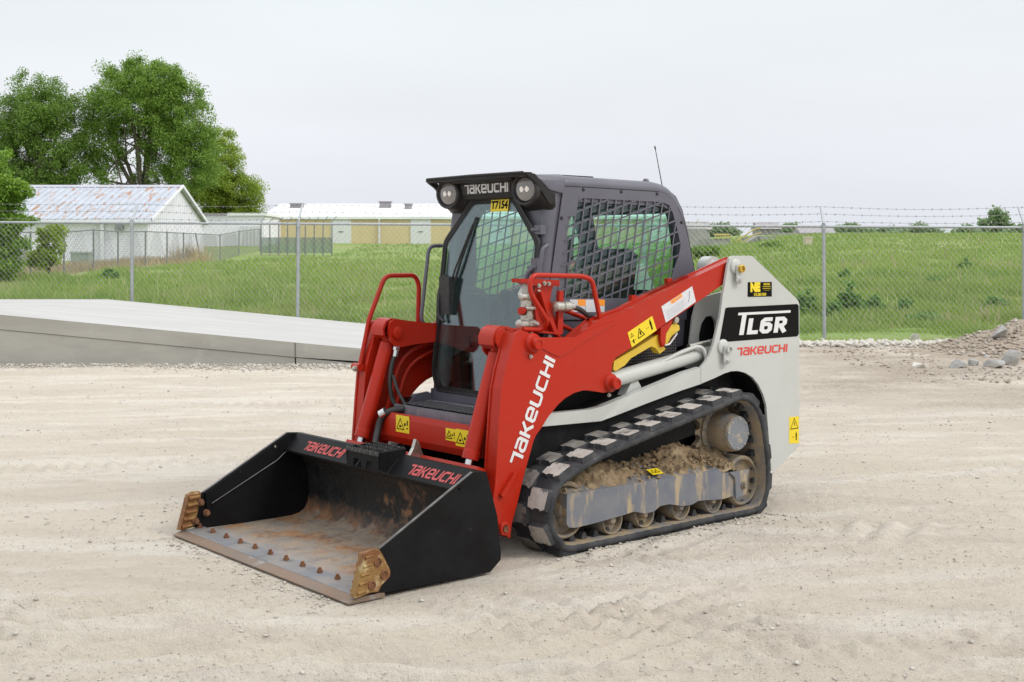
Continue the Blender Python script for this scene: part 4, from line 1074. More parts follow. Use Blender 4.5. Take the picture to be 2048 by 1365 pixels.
# hoses on the far arm
b = B(); b.tube([(0.965, -.30, .648), (1.02, -.34, .64), (1.05, -.40, .60), (1.075, -.40, .52), (1.12, -.36, .44), (1.16, -.32, .38)], .020, 12, .05); b.done("hose", M['hose'], loader, smooth=50)
b = B(); b.rod((1.035, -.372, .632), (1.052, -.40, .612), .028, n=14); b.done("hose_clamp", M['steel'], loader)
b = B(); b.tube([(0.93, -.428, .95), (0.955, -.428, .90), (0.975, -.425, .80), (0.965, -.42, .70), (0.95, -.40, .655)], .0125, 10, .05); b.done("hose", M['hose'], loader, smooth=50)
b = B(); b.rod((0.922, -.428, .985), (0.934, -.428, .935), .016, n=10); b.rod((0.919, -.428, .995), (0.925, -.428, .97), .02, n=6); b.done("hose_fitting", M['steel'], loader, smooth=40)
b = B(); b.tube([(0.96, -.41, .83), (0.955, -.37, .74), (0.94, -.31, .66)], .009, 10, .04); b.done("hose", M['hose'], loader, smooth=50)

# ---------------------------------------------------------------- cab
def xf(z): return .520 + (1.842 - z) * .13          # sloping front
PROF = [(.672, .70), (.642, .90), (.565, 1.50), (.515, 1.90), (.49, 1.945), (.44, 1.962), (-.34, 1.955), (-.44, 1.938), (-.52, 1.895), (-.58, 1.815), (-.63, 1.68), (-.685, 1.46), (-.73, 1.25), (-.74, 1.02), (-.30, .95), (.25, .78)]
RAIL = [(.625, .72), (.598, .92), (.52, 1.50), (.47, 1.86), (.425, 1.905), (.38, 1.915), (-.34, 1.908), (-.42, 1.893), (-.485, 1.855), (-.535, 1.79), (-.585, 1.66), (-.64, 1.44), (-.685, 1.22), (-.69, 1.05)]
b = B()
for s_ in (1, -1): b.tube([(x, s_ * .392, z) for x, z in RAIL], .049, 16, .10, 5)
# roof skin
RS = [(.46, 1.915), (.40, 1.955), (-.33, 1.951), (-.42, 1.935), (-.50, 1.89), (-.56, 1.81), (-.61, 1.67), (-.665, 1.46)]
n = len(RS)
vs_ = [(x, -.40, z) for x, z in RS] + [(x, .40, z) for x, z in RS] + [(x - .02, -.40, z - .035) for x, z in RS] + [(x - .02, .40, z - .035) for x, z in RS]
fs = []
for i in range(6 - 1): fs += [(i, i + 1, n + i + 1, n + i), (2 * n + i, 3 * n + i, 3 * n + i + 1, 2 * n + i + 1)]
b.poly(vs_, fs)
# front face round the door opening
DO = [(-.165, 1.812), (.165, 1.812), (.392, 1.592), (.392, .85), (.338, .752), (-.338, .752), (-.392, .85), (-.392, 1.592)]
b.ring([(-.41, .70), (.41, .70), (.41, 1.93), (-.41, 1.93)], [DO], lambda p: (xf(p[1]) - .03, p[0], p[1]), lambda p: (xf(p[1]), p[0], p[1]))
cab = b.done("cab", M['cab'], loader, smooth=35)
# sill
b = B(); b.box((.60, -.42, .665), (.682, .42, .735)); b.bevel(.012, 2); b.done("cab_sill", M['cab'], cab)
b = B(); b.box((.60, -.40, .64), (.66, .40, .664)); b.done("sill_gap", M['black'], cab)  # black strip paints in the dark gap below the sill

GUARD = [(0.411, 1.902), (0.027, 1.9), (-0.385, 1.896), (-0.443, 1.878), (-0.488, 1.849), (-0.527, 1.806), (-0.58, 1.723), (-0.626, 1.608), (-0.677, 1.426), (-0.707, 1.294), (-0.634, 1.129), (0.562, 1.171), (0.503, 1.415)]
OPEN_ = [(0.299, 1.841), (-0.393, 1.835), (-0.455, 1.816), (-0.486, 1.763), (-0.521, 1.673), (-0.553, 1.577), (-0.53, 1.508), (-0.472, 1.397), (-0.428, 1.264), (0.473, 1.285), (0.436, 1.455), (0.387, 1.734), (0.317, 1.738)]
WIN = [(0.288, 1.838), (-0.411, 1.831), (-0.477, 1.805), (-0.508, 1.752), (-0.544, 1.659), (-0.561, 1.553), (-0.535, 1.372), (-0.446, 1.223), (0.459, 1.276), (0.422, 1.441), (0.373, 1.704)]
def clip_bars():
    """bars of the cut-out guard as segments (x0,z0,x1,z1)"""
    return [(0.383, 1.734, 0.459, 1.285), (0.323, 1.738, 0.401, 1.284), (0.245, 1.841, 0.342, 1.282), (0.185, 1.841, 0.282, 1.281), (0.123, 1.84, 0.221, 1.279), (0.061, 1.839, 0.16, 1.278), (-0.001, 1.839, 0.098, 1.276), (-0.065, 1.838, 0.035, 1.275), (-0.129, 1.838, -0.028, 1.273), (-0.194, 1.837, -0.092, 1.272), (-0.259, 1.837, -0.157, 1.27), (-0.326, 1.836, -0.223, 1.269), (-0.393, 1.835, -0.289, 1.267), (-0.458, 1.816, -0.357, 1.266), (-0.508, 1.716, -0.425, 1.264), (-0.554, 1.586, -0.547, 1.546), (0.298, 1.832, 0.269, 1.841), (0.309, 1.762, 0.06, 1.839), (0.395, 1.669, -0.157, 1.837), (0.408, 1.599, -0.383, 1.835), (0.42, 1.529, -0.473, 1.79), (0.432, 1.459, -0.504, 1.727), (0.447, 1.389, -0.529, 1.662), (0.463, 1.319, -0.55, 1.596), (0.352, 1.282, -0.538, 1.521), (0.118, 1.277, -0.497, 1.438), (-0.126, 1.271, -0.463, 1.357), (-0.382, 1.265, -0.437, 1.279)]
BARS = clip_bars()
def cab_side(s_):
    mir = s_ < 0
    b = B(); b.ring(PROF[1:5] + PROF[5:], [WIN], lambda p: (p[0] - .05 if p[0] > .4 else p[0], .375, p[1] - .02), lambda p: (p[0] - .05 if p[0] > .4 else p[0], .428, p[1] - .02))
    sd_ = b.done("cab_side", M['cab'], cab, mirror=mir)
    b = B(); b.ring(GUARD, [OPEN_], lambda p: (p[0], .4335, p[1]), lambda p: (p[0], .4395, p[1]))
    b.done("window_guard", M['cab'], cab, mirror=mir)
    b = B()
    for k in range(len(GUARD)):
        p, q = GUARD[k], GUARD[(k + 1) % len(GUARD)]
    b.tube([(x, .437, z) for x, z in GUARD[:10]], .0035, 6); b.done("gap_line", M['black'], cab, mirror=mir)  # black tube paints in the dark gap round the guard
    for (x0, z0, x1, z1) in BARS:
        d = Vector((x1 - x0, z1 - z0)); d.normalize(); n_ = Vector((-d.y, d.x)) * .0045
        e_ = d * .004
        b = B(); b.py([(x0 - e_.x + n_.x, z0 - e_.y + n_.y), (x0 - e_.x - n_.x, z0 - e_.y - n_.y), (x1 + e_.x - n_.x, z1 + e_.y - n_.y), (x1 + e_.x + n_.x, z1 + e_.y + n_.y)], .4345, .4385)
        b.done("guard_bar", M['cab'], cab, mirror=mir)
    b = B(); b.py(WIN, .395, .399); b.done("side_window", M['side_glass'], cab, mirror=mir)
    for (bx, bz) in [(0.261, 1.889), (-0.041, 1.887), (-0.342, 1.884), (0.427, 1.726), (-0.558, 1.719)]:
        b = B(); b.lathe((bx, .4397, bz), (0, 1, 0), [(0, .011), (.003, .0105), (.008, .006), (.009, 0)], 12); b.done("guard_bolt", M['hose'], cab, smooth=40, mirror=mir)
    return sd_
cab_side(1); cab_side(-1)
# rear wall with its window
b = B(); b.ring([(-.38, 1.0), (.38, 1.0), (.38, 1.88), (-.38, 1.88)], [rpoly([(-.33, 1.30), (.33, 1.30), (.33, 1.80), (-.33, 1.80)], .05)], lambda p: (-.735 + (p[1] - 1.0) * .22, p[0], p[1]), lambda p: (-.715 + (p[1] - 1.0) * .22, p[0], p[1]))
b.done("rear_wall", M['plastic'], cab)
b = B(); b.px([(-.34, 1.29), (.34, 1.29), (.34, 1.81), (-.34, 1.81)], -.62, -.616); b.done("rear_window", M['side_glass'], cab)
# headliner, floor, lower wall
b = B(); b.box((-.46, -.37, 1.79), (.40, .37, 1.83)); b.bevel(.02, 2); b.done("headliner", M['plastic'], cab)
b = B(); b.box((-.70, -.375, .74), (.60, .375, .77)); b.done("cab_floor", M['plastic'], cab)
for s_ in (1, -1):
    b = B(); b.py([(.60, .77), (.56, .92), (.20, 1.06), (-.70, 1.16), (-.70, .77)], .355 if s_ > 0 else -.37, .37 if s_ > 0 else -.355); b.done("side_lining", M['plastic'], cab)
    b = B(); b.py(rpoly([(.28, 1.0), (.30, 1.10), (.10, 1.17), (-.35, 1.17), (-.35, .85), (.10, .85)], .03, 3), s_ * .22, s_ * .36); b.bevel(.01, 2); b.done("armrest_console", M['plastic'], cab, smooth=40)
    b = B(); b.lathe((.20, s_ * .28, 1.10), (.15, 0, 1), [(0, .03), (.02, .02), (.06, .012), (.10, .012), (.11, .022), (.18, .028), (.21, .024), (.22, 0)], 14); b.done("joystick", M['plastic'], cab, smooth=50)
# seat
b = B(); b.box((-.42, -.22, .78), (.05, .22, .98)); b.bevel(.03, 2); b.done("seat_base", M['plastic'], cab)
b = B(); b.box((-.44, -.24, .98), (.10, .24, 1.10)); b.bevel(.045, 3); b.done("seat_cushion", M['seat'] if 'seat' in M else M['hose'], cab, smooth=50)
b = B(); b.prism([(-.36, 1.06), (-.44, 1.52), (-.37, 1.56), (-.32, 1.50), (-.26, 1.10)], lambda p: (p[0], -.19, p[1]), lambda p: (p[0], .19, p[1])); b.bevel(.04, 3); b.done("seat_back", M['hose'], cab, smooth=50)
# hand loops inside the door and the display pod
b = B(); b.tube([(.59, p[0], p[1]) for p in [(-0.235, 1.334), (-0.064, 1.317), (0.013, 1.262), (0.013, 1.012), (-0.064, 0.945), (-0.212, 0.883)]], .015, 10, .06); b.done("door_pull", M['hose'], cab, smooth=50)
b = B(); b.box((.30, -.36, .78), (.42, -.26, 1.0)); b.bevel(.02, 2); b.done("foot_pedal", M['hose'], cab)
b = B(); b.box((.26, .22, 1.48), (.30, .36, 1.62)); b.bevel(.015, 2); b.done("display", M['hose'], cab)
# door: glass pane with a black printed border and seal
def dp(p, o=0.0): return (.537 + (1.842 - p[1]) * .117 + o, p[0], p[1])
DOOR = rpoly([(-.195, 1.842), (.195, 1.842), (.424, 1.602), (.424, .836), (.365, .728), (-.365, .728), (-.424, .836), (-.424, 1.602)], .03, 4)
DIN = rpoly([(-.178, 1.815), (.178, 1.815), (.397, 1.585), (.397, .855), (.35, .757), (-.35, .757), (-.397, .855), (-.397, 1.585)], .03, 4)
b = B(); b.ring(DOOR, [DIN], lambda p: dp(p, .004), lambda p: dp(p, .018)); dr = b.done("door", M['plastic'], loader)
b = B(); b.prism(DIN, lambda p: dp(p, .010), lambda p: dp(p, .015)); b.done("door_glass", M['door_glass'], dr)
b = B(); b.tube([dp((p[0], p[1]), .012) for p in DOOR] + [dp(DOOR[0], .012)], .008, 8); b.done("door_seal", M['hose'], dr, smooth=60)
# latch, wiper
b = B(); b.box((-.02, -.048, -.11), (.02, .048, .11)); b.bevel(.019, 4)
la = b.done("door_latch", M['hose'], dr, smooth=50); la.location = dp((-.325, 1.285), .035)
b = B(); b.tube([dp((-.375, 1.40), .02), dp((-.378, 1.30), .055), dp((-.37, 1.16), .05), dp((-.33, 1.13), .03)], .012, 10, .04); b.done("door_handle", M['hose'], dr, smooth=50)
b = B(); b.tube([dp((-.145, 1.70), .03), dp((-.25, 1.45), .045), dp((-.335, 1.25), .035)], .006, 8); b.rod(dp((-.335, 1.25), .018), dp((-.335, 1.25), .05), .018, n=14); wp = b.done("wiper_arm", M['hose'], dr, smooth=50)
b = B(); b.tube([dp((-.13, 1.74), .022), dp((-.225, 1.49), .03), dp((-.31, 1.27), .022)], .0085, 6); b.done("wiper_blade", M['hose'], dr)
# tag in the windscreen
ct = [(0.068, 1.804)][0]
tg_ = plate("stock_tag", rect(-.078, -.036, .078, .032), dp(ct, .0195), (0, 1, 0), (-.116, 0, .993), M['label_y'], dr, .001)
text_part("tag_number", "T7154", .060, dp(ct, .0207), (0, 1, 0), (-.116, 0, .993), M['ink'], dr, .0006, .0028, .92)
# hinges on the near pillar
for z, h in ((1.66, .05), (1.455, .10)):
    b = B(); b.box((xf(z) - .005, .385, z - h / 2), (xf(z) + .035, .435, z + h / 2)); b.bevel(.008, 2); b.rod((xf(z) + .03, .36, z), (xf(z) + .03, .43, z), .012, n=10); b.done("door_hinge", M['cab'], dr)
b = B(); b.tube([(xf(1.43) + .03, .40, 1.45), (xf(1.43) + .05, .385, 1.43), (xf(1.35) + .05, .37, 1.38), (xf(1.3) + .05, .37, 1.30)], .014, 10, .03); b.done("hinge_arm", M['cab'], dr, smooth=50)
# hand rail on the far pillar
b = B(); b.tube([(.545, -.44, 1.577), (.56, -.475, 1.577), (.655, -.475, 1.575), (.715, -.475, 1.13), (.65, -.475, 1.065), (.625, -.44, 1.055)], .0115, 10, .045); b.done("grab_rail", M['cab'], cab, smooth=50)
b = B(); b.tube([(.55, .44, 1.577), (.56, .475, 1.577), (.60, .475, 1.56), (.64, .475, 1.30), (.62, .44, 1.25)], .0115, 10, .045); b.done("grab_rail", M['cab'], cab, smooth=50)

# hood over the windscreen with lamps
def hull(name, pts, matl, parent, bev=.012, seg=3):
    b = B(); v = [b.bm.verts.new(p) for p in pts]
    r_ = bmesh.ops.convex_hull(b.bm, input=v, use_existing_faces=False)
    dl = [g for g in r_['geom_interior'] if isinstance(g, bmesh.types.BMVert)]
    if dl: bmesh.ops.delete(b.bm, geom=dl, context='VERTS')
    bmesh.ops.dissolve_limit(b.bm, angle_limit=R(4), verts=b.bm.verts, edges=b.bm.edges)
    if bev: b.bevel(bev, seg, 25)
    return b.done(name, matl, parent, smooth=40)
b = B()
vp = rpoly([(.55, -.20), (.645, -.446), (.678, -.452), (.703, -.432), (.71, 0), (.703, .432), (.678, .452), (.645, .446), (.55, .20)], .02, 2)
b.prism(vp, lambda p: (p[0], p[1], 1.946), lambda p: (p[0], p[1], 1.968)); b.bevel(.007, 2, 40)
hd = b.done("visor_hood", M['plastic'], loader, smooth=40)
b = B(); b.tube([(.703, -.43, 1.966), (.71, 0, 1.968), (.703, .43, 1.966)], .008, 8); b.done("visor_lip", M['plastic'], hd, smooth=50)
for s_ in (1, -1):
    b = B(); b.py(rpoly([(.702, 1.962), (.635, 1.962), (.60, 1.925), (.555, 1.882), (.52, 1.862), (.49, 1.855), (.49, 1.80), (.53, 1.80), (.585, 1.865), (.63, 1.915), (.68, 1.944)], .012, 2), .436, .4545); b.bevel(.004, 1); b.done("hood_cheek", M['plastic'], hd, mirror=s_ < 0)
for s_ in (1, -1):
    cx_, cz_ = .345, 1.882
    def oval(o):
        for v in o.data.vertices: v.co.y = s_ * cx_ + (v.co.y - s_ * cx_) * 1.22
        return o
    fr_ = [(.598, s_ * (cx_ + .100 * math.cos(t_)), cz_ + .084 * math.sin(t_)) for t_ in np.linspace(0, 2 * math.pi, 20, endpoint=False)]
    back = [(.485, s_ * .20, 1.95), (.485, s_ * .452, 1.90), (.485, s_ * .457, 1.785), (.50, s_ * .43, 1.758), (.515, s_ * .27, 1.758), (.53, s_ * .21, 1.80), (.60, s_ * .22, 1.95)]
    pod = hull("lamp_pod", fr_ + back, M['plastic'], hd, .01, 2)
    b = B(); b.lathe((.597, s_ * cx_, cz_), (1, 0, -.06), [(0, .090), (.020, .089), (.027, .082), (.024, .074), (.008, .067), (.004, .062)], 30); oval(b.done("lamp_bezel", M['hose'], hd, smooth=40))
    b = B(); b.lathe((.604, s_ * cx_, cz_), (1, 0, -.06), [(0, .064), (.008, .063), (.012, .045), (.014, 0)], 30); oval(b.done("lamp_lens", M['lamp'], hd, smooth=60))
    for dy in (-.022, .022):
        b = B(); b.lathe((.6175, s_ * cx_ + dy, cz_), (1, 0, -.06), [(0, .017), (.002, .016), (.0015, .009), (.003, .008), (.003, 0)], 14); b.done("lamp_reflector", M['lamp_in'], hd, smooth=40)
b = B(); b.py([(.47, 1.95), (.655, 1.95), (.645, 1.936), (.612, 1.932), (.601, 1.922), (.5935, 1.86), (.586, 1.845), (.570, 1.838), (.47, 1.85)], -.27, .27); b.done("hood_centre", M['plastic'], hd)
pn = [(-0.237, 1.926), (0.204, 1.932), (0.204, 1.877), (-0.227, 1.87)]
plate("name_panel", [(p[0], p[1] - 1.86) for p in pn], (.5935, 0, 1.86), (0, 1, 0), (.12, 0, .99), M['panel'] if 'panel' in M else M['hose'], hd, .003)
p0 = [(-0.204, 1.881)][0]; p1 = [(0.195, 1.931)][0]
q_, w_ = glyphs_logo()
sx = (p1[0] - p0[0]) / (w_ + .12); sy = .056
decal("maker_lettering", [[((x + .1 * y) * sx, y * sy) for x, y in qq] for qq in q_], (.5935 + (p0[1] - .006 - 1.86) * .12, p0[0], p0[1] - .006), (0, 1, 0), (.12, 0, .99), M['logo_w'], hd, .0038)
# grey roof-corner fairings beside the hood
for s_ in (1, -1):
    hull("roof_fairing", [(.63, s_ * .435, 1.958), (.62, s_ * .25, 1.966), (.60, s_ * .452, 1.93), (.53, s_ * .458, 1.872), (.42, s_ * .455, 1.855), (.40, s_ * .45, 1.945), (.40, s_ * .41, 1.970), (.40, s_ * .2, 1.978), (.55, s_ * .2, 1.972)], M['cab'], cab, .012, 3)
# roof hatch, lifting eyes, antenna
b = B(); b.box((-.05, -.20, 1.962), (.24, .20, 1.985)); b.bevel(.01, 2); b.done("roof_hatch", M['plastic'], cab)
for x, y in ((-.33, .36), (.30, .30)):
    b = B(); b.lathe((x, y, 1.955), (0, 0, 1), [(0, .02), (.008, .02), (.02, .012), (.022, 0)], 12); b.done("roof_plug", M['cab'], cab, smooth=40)
a0 = Vector((-.60, .28, 1.80)); a1 = Vector((-.50, .28, 2.165))
b = B(); b.tube([a0, a0.lerp(a1, .5), a1], [.004, .0032, .0025], 6); b.rod(a1, a1 + (a1 - a0).normalized() * .02, .0045, n=8); b.done("antenna", M['hose'], cab)
# stickers under the side guard
for q4 in ([(0.364, 1.275), (0.245, 1.272), (0.249, 1.21), (0.368, 1.203)], [(0.243, 1.272), (0.094, 1.268), (0.096, 1.197), (0.245, 1.202)]):
    b = B(); b.py(q4, .4397, .4405); b.done("notice_label", M['label_w'], cab)
    hz = [(q4[0][0] + (q4[1][0] - q4[0][0]) * .5, q4[0][1]), q4[1], (q4[1][0], q4[1][1] - .035), (q4[0][0] + (q4[1][0] - q4[0][0]) * .5, q4[0][1] - .035)]
    b = B(); b.py(hz, .4407, .4412); b.done("label_heading", M['label_o'], cab)

# ---------------------------------------------------------------- grab bars on the arms and the auxiliary couplers
g = [(0.823, 1.135), (0.694, 1.127), (0.68, 1.169), (0.813, 1.329), (0.803, 1.418), (0.432, 1.408), (0.36, 1.388), (0.303, 1.185)]
b = B(); b.tube([(x, .61 if i > 1 else .57, z) for i, (x, z) in enumerate(g)], .0135, 12, .05, 6); b.done("grab_bar", M['red'], arm_l, smooth=50)
b = B(); b.box((g[-1][0] - .03, .585, g[-1][1] - .03), (g[-1][0] + .03, .64, g[-1][1] + .002)); b.done("grab_bar_foot", M['red'], arm_l)
g = [(1.061, 0.868), (1.044, 0.887), (1.002, 1.061), (0.985, 1.142), (0.871, 1.399), (0.652, 1.399), (0.622, 1.341), (0.63, 1.093)]
b = B(); b.tube([(x, -.62, z) for x, z in g], .0145, 12, .05, 6); b.done("grab_bar", M['red'], arm_r, smooth=50)
c0 = Vector((g[0][0], -.62, g[0][1]))
b = B(); b.lathe(c0 + Vector((.0, .03, .0)), (0, -1, 0), [(0, .024), (.07, .024)], 14); b.done("bar_clamp", M['red'], arm_r, smooth=40)
bolt_part("clamp_bolt", c0 + Vector((.03, .02, -.005)), (1, 0, 0), .012, .02, M['zinc'], arm_r)
br = [(0.698, 1.397), (0.562, 1.384), (0.591, 1.337), (0.605, 1.283), (0.569, 1.175), (0.562, 1.1), (0.691, 1.105), (0.72, 1.286)]
b = B(); b.py(br, .525, .54); b.bevel(.003, 1); vb = b.done("coupler_bracket", M['red'], arm_l)
fl_ = [(0.818, 1.399), (0.54, 1.387), (0.54, 1.354), (0.741, 1.361), (0.783, 1.377), (0.814, 1.378)]
b = B(); b.py(fl_, .47, .545); b.bevel(.004, 1); b.done("bracket_flange", M['red'], arm_l)
st_ = [(0.704, 1.329), (0.683, 1.331), (0.65, 1.259), (0.575, 1.102), (0.6, 1.097), (0.661, 1.219)]
b = B(); b.py(st_, .55, .575); b.bevel(.003, 1); b.done("bracket_stay", M['red'], arm_l)
po = [(0.558, 1.331), (0.529, 1.33), (0.533, 1.099), (0.573, 1.101), (0.565, 1.229)]
b = B(); b.py(po, .54, .565); b.bevel(.003, 1); b.done("bracket_post", M['red'], arm_l)
def coupler(p, d, r, ln, nm="quick_connect"):
    b = B(); b.lathe(p, d, [(0, r * .35), (.004, r * .8), (.006, r), (ln * .35, r), (ln * .36, r * .85), (ln * .45, r * .85), (ln * .46, r * 1.05), (ln * .8, r * 1.05), (ln * .82, r * .8), (ln, r * .75)], 20)
    return b.done(nm, M['zinc'], arm_l, smooth=30)
for (px_, pz_), r_, ln in (([(0.802, 1.241)][0], .014, .09), ([(0.818, 1.304)][0], .020, .10), ([(0.831, 1.158)][0], .027, .14), ([(0.631, 1.249)][0], .027, .15)):
    yy_ = .60 if pz_ > 1.2 and px_ < .66 else .54
    coupler((px_, yy_, pz_), (-1, -.08, -.02), r_, ln)
x, z = [(0.776, 1.23)][0]
b = B(); b.box((x - .07, .48, z - .10), (x - .015, .525, z + .09)); b.bevel(.008, 2); b.done("valve_block", M['zinc'], arm_l)
b = B(); b.lathe((x + .02, .545, z), (1, .25, 0), [(0, .02), (.03, .02), (.032, 0)], 16); b.done("red_cap", M['red'], arm_l, smooth=30)
b = B(); b.lathe((x + .015, .54, z - .002), (1, .25, 0), [(0, .024), (.012, .024)], 16); b.done("cap_collar", M['hose'], arm_l, smooth=30)
b = B(); b.py([(0.765, 1.376), (0.741, 1.376), (0.748, 1.326), (0.772, 1.308), (0.8, 1.314)], .50, .52); b.bevel(.004, 1); b.done("release_lever", M['grey_white'], arm_l)
for pts, r_ in (([(.50, .58, 1.245), (.42, .58, 1.23), (.36, .575, 1.19), (.22, .56, 1.16)], .014), ([(.68, .50, 1.2), (.66, .50, 1.10), (.6, .5, 1.04)], .014), ([(.74, .49, 1.22), (.735, .49, 1.08), (.70, .49, 1.0)], .013)):
    b = B(); b.tube(pts, r_, 10, .05); b.done("hose", M['hose'], arm_l, smooth=50)
for pts in ([(.58, .50, 1.26), (.46, .50, 1.22), (.30, .50, 1.17)], [(.62, .50, 1.20), (.48, .50, 1.14), (.36, .50, 1.09)], [(.58, .51, 1.12), (.50, .51, 1.07), (.46, .51, 1.03)]):
    b = B(); b.tube(pts, .013, 10, .04); b.done("oil_pipe", M['red'], arm_l, smooth=50)
for p in [(0.653, 1.372), (0.621, 1.369), (0.692, 1.36), (0.692, 1.328), (0.749, 1.118), (0.617, 1.086), (0.552, 1.107)]:
    bolt_part("bracket_bolt", (p[0], .546, p[1]), (0, 1, 0), .008, .012, M['zinc'], arm_l)

# ================================================================== ground and terrain
def ss(a, b_, x):
    t_ = np.clip((x - a) / (b_ - a), 0, 1); return t_ * t_ * (3 - 2 * t_)
def H(x, y):
    """height of the land; the lot is level, the fields behind it rise"""
    x = np.asarray(x, float); y = np.asarray(y, float)
    lft = np.interp(y, [0, 21, 62, 90, 120, 250, 3000], [0, 0, .72, 1.0, 2.46, 3.8, 12])
    rgt = np.interp(y, [0, 20, 50, 80, 250, 3000], [0, 0, 1.15, 2.57, 5.6, 22])
    w = ss(.05, .27, x / np.maximum(y, 1))
    n_ = fbm(x * .12, y * .12, 3) * .18 * ss(21, 34, y) + fbm(x * .5, y * .5, 2) * .05 * ss(20, 26, y)
    return lft * (1 - w) + rgt * w + n_
LR = Matrix.Rotation(-3.84916, 2)
def to_machine(x, y):
    dx = x - .3122; dy = y - 7.3767
    c, s_ = math.cos(-3.84916), math.sin(-3.84916)
    return c * dx - s_ * dy, s_ * dx + c * dy
def lot_z(x, y):
    a = fbm(x * .35, y * .35, 2) * .022
    a = a + fbm(x * 2.1, y * 2.1, 3) * .010 + fbm(x * 7, y * 7, 4) * .0085 + np.maximum(fbm(x * 17 + 5, y * 17, 3) - .18, 0) * .022
    def rut(ang, f, amp, off):
        c, s_ = math.cos(ang), math.sin(ang); u = c * x + s_ * y; v = -s_ * x + c * y
        msk = np.clip(noise2(u * .16 + off, v * .45 + off) * 2.8 + .15, 0, 1)
        r1 = noise2(u * .3 + off, v * f); r2 = noise2(u * .8 + off, v * f * 2.6)
        return ((.35 - np.abs(r1) * 1.6) * amp + (.3 - np.abs(r2) * 1.4) * amp * .6) * msk
    a = a + rut(R(6), 5.5, .016, 3.) + rut(R(-14), 6.5, .016, 11.) + rut(R(28), 7., .014, 23.) + rut(R(-3), 11., .010, 31.)
    # curved scuffs where tracks have turned in front of the bucket
    for cx_, cy_, r0, r1, pit, amp in ((-2.6, 9.0, 3.4, 5.6, .19, .024), (2.6, 7.4, 2.0, 3.8, .16, .019), (.2, 8.2, 3.5, 4.9, .15, .019), (-4.5, 4.2, .9, 2.4, .17, .019)):
        rr = np.hypot(x - cx_, y - cy_); th = np.arctan2(y - cy_, x - cx_)
        msk = ss(r0, r0 + .3, rr) * (1 - ss(r1 - .3, r1, rr)) * np.clip(noise2(th * 3 + cx_, rr * 1.2) * 3 + .35, 0, 1) * (y < 7)
        a = a + np.sin((rr + .05 * noise2(th * 9, rr * 2)) * 2 * math.pi / pit) * amp * msk
    # cleat prints
    u = .97 * x + .24 * y; v = -.24 * x + .97 * y
    msk = ss(.55, .7, np.clip(noise2(u * .2 + 7, v * .5 + 4) + .45, 0, 1))
    a = a + np.sin(u * 2 * math.pi / .14 + 2 * noise2(u, v)) * .011 * msk * (np.abs(np.mod(v, 1.7) - .8) < .20)
    mx_, my_ = to_machine(x, y)
    foot = (1 - ss(.86, 1.15, np.abs(my_))) * ss(-1.3, -.9, mx_) * (1 - ss(2.06, 2.4, mx_))
    a = a * (1 - .85 * foot) - .010 * foot
    # loose spill beside the track and along the bucket edge
    sp1 = np.exp(-((np.abs(my_) - .93) / .07) ** 2) * ss(-.95, -.7, mx_) * (1 - ss(.9, 1.2, mx_))
    a = a + sp1 * (.016 + .03 * noise2(x * 8, y * 8))
    sp2 = np.exp(-((mx_ - 2.22) / .08) ** 2) * (np.abs(my_) < .9)
    a = a + sp2 * (.004 + .016 * noise2(x * 9, y * 9))
    return a

m = bpy.data.materials.new('pale_limestone_dirt'); m.use_nodes = True
t = m.node_tree; bs = t.nodes["Principled BSDF"]; bs.inputs['Roughness'].default_value = .95; bs.inputs['Specular IOR Level'].default_value = .2
tc = t.nodes.new("ShaderNodeTexCoord"); sp = t.nodes.new("ShaderNodeSeparateXYZ"); t.links.new(tc.outputs['Object'], sp.inputs[0])
def _rot(scale, ang, st, det=6):
    n = t.nodes.new("ShaderNodeTexNoise"); n.inputs['Scale'].default_value = scale; n.inputs['Detail'].default_value = det; n.inputs['Roughness'].default_value = .62
    mp = t.nodes.new("ShaderNodeMapping"); mp.inputs['Rotation'].default_value = (0, 0, ang)
    m2 = t.nodes.new("ShaderNodeMapping"); m2.inputs['Scale'].default_value = st
    t.links.new(tc.outputs['Object'], mp.inputs[0]); t.links.new(mp.outputs[0], m2.inputs[0]); t.links.new(m2.outputs[0], n.inputs[0]); return n.outputs['Fac']
c_ = _mx(_r(_n(.5, (.5, 1.3, 1)), .36, .66), (0.676, 0.609, 0.517), (0.614, 0.540, 0.446))
c_ = _mx(_r(_rot(1.0, R(-7), (.40, 2.4, 1)), .48, .60, 0, .8), c_, (0.740, 0.688, 0.609))
c_ = _mx(_r(_rot(1.4, R(16), (.45, 2.2, 1)), .54, .66, 0, .5), c_, (0.524, 0.455, 0.389))
c_ = _mx(_r(_rot(2.2, R(-25), (.4, 2.4, 1)), .54, .70, 0, .5), c_, (0.556, 0.488, 0.417))
c_ = _mx(_r(_n(9, (.7, 1.3, 1)), .55, .72, 0, .45), c_, (0.492, 0.425, 0.362))
c_ = _mx(_r(_n(16, None, 8), .56, .70, 0, .45), c_, (0.506, 0.440, 0.365))
c_ = _mx(_r(_n(42, None, 6), .60, .70, 0, .6), c_, (0.437, 0.377, 0.316))  # dark specks colour in the self-shadow of small clods
c_ = _mx(_r(_n(110, None, 3), .63, .70, 0, .6), c_, (0.754, 0.724, 0.681))
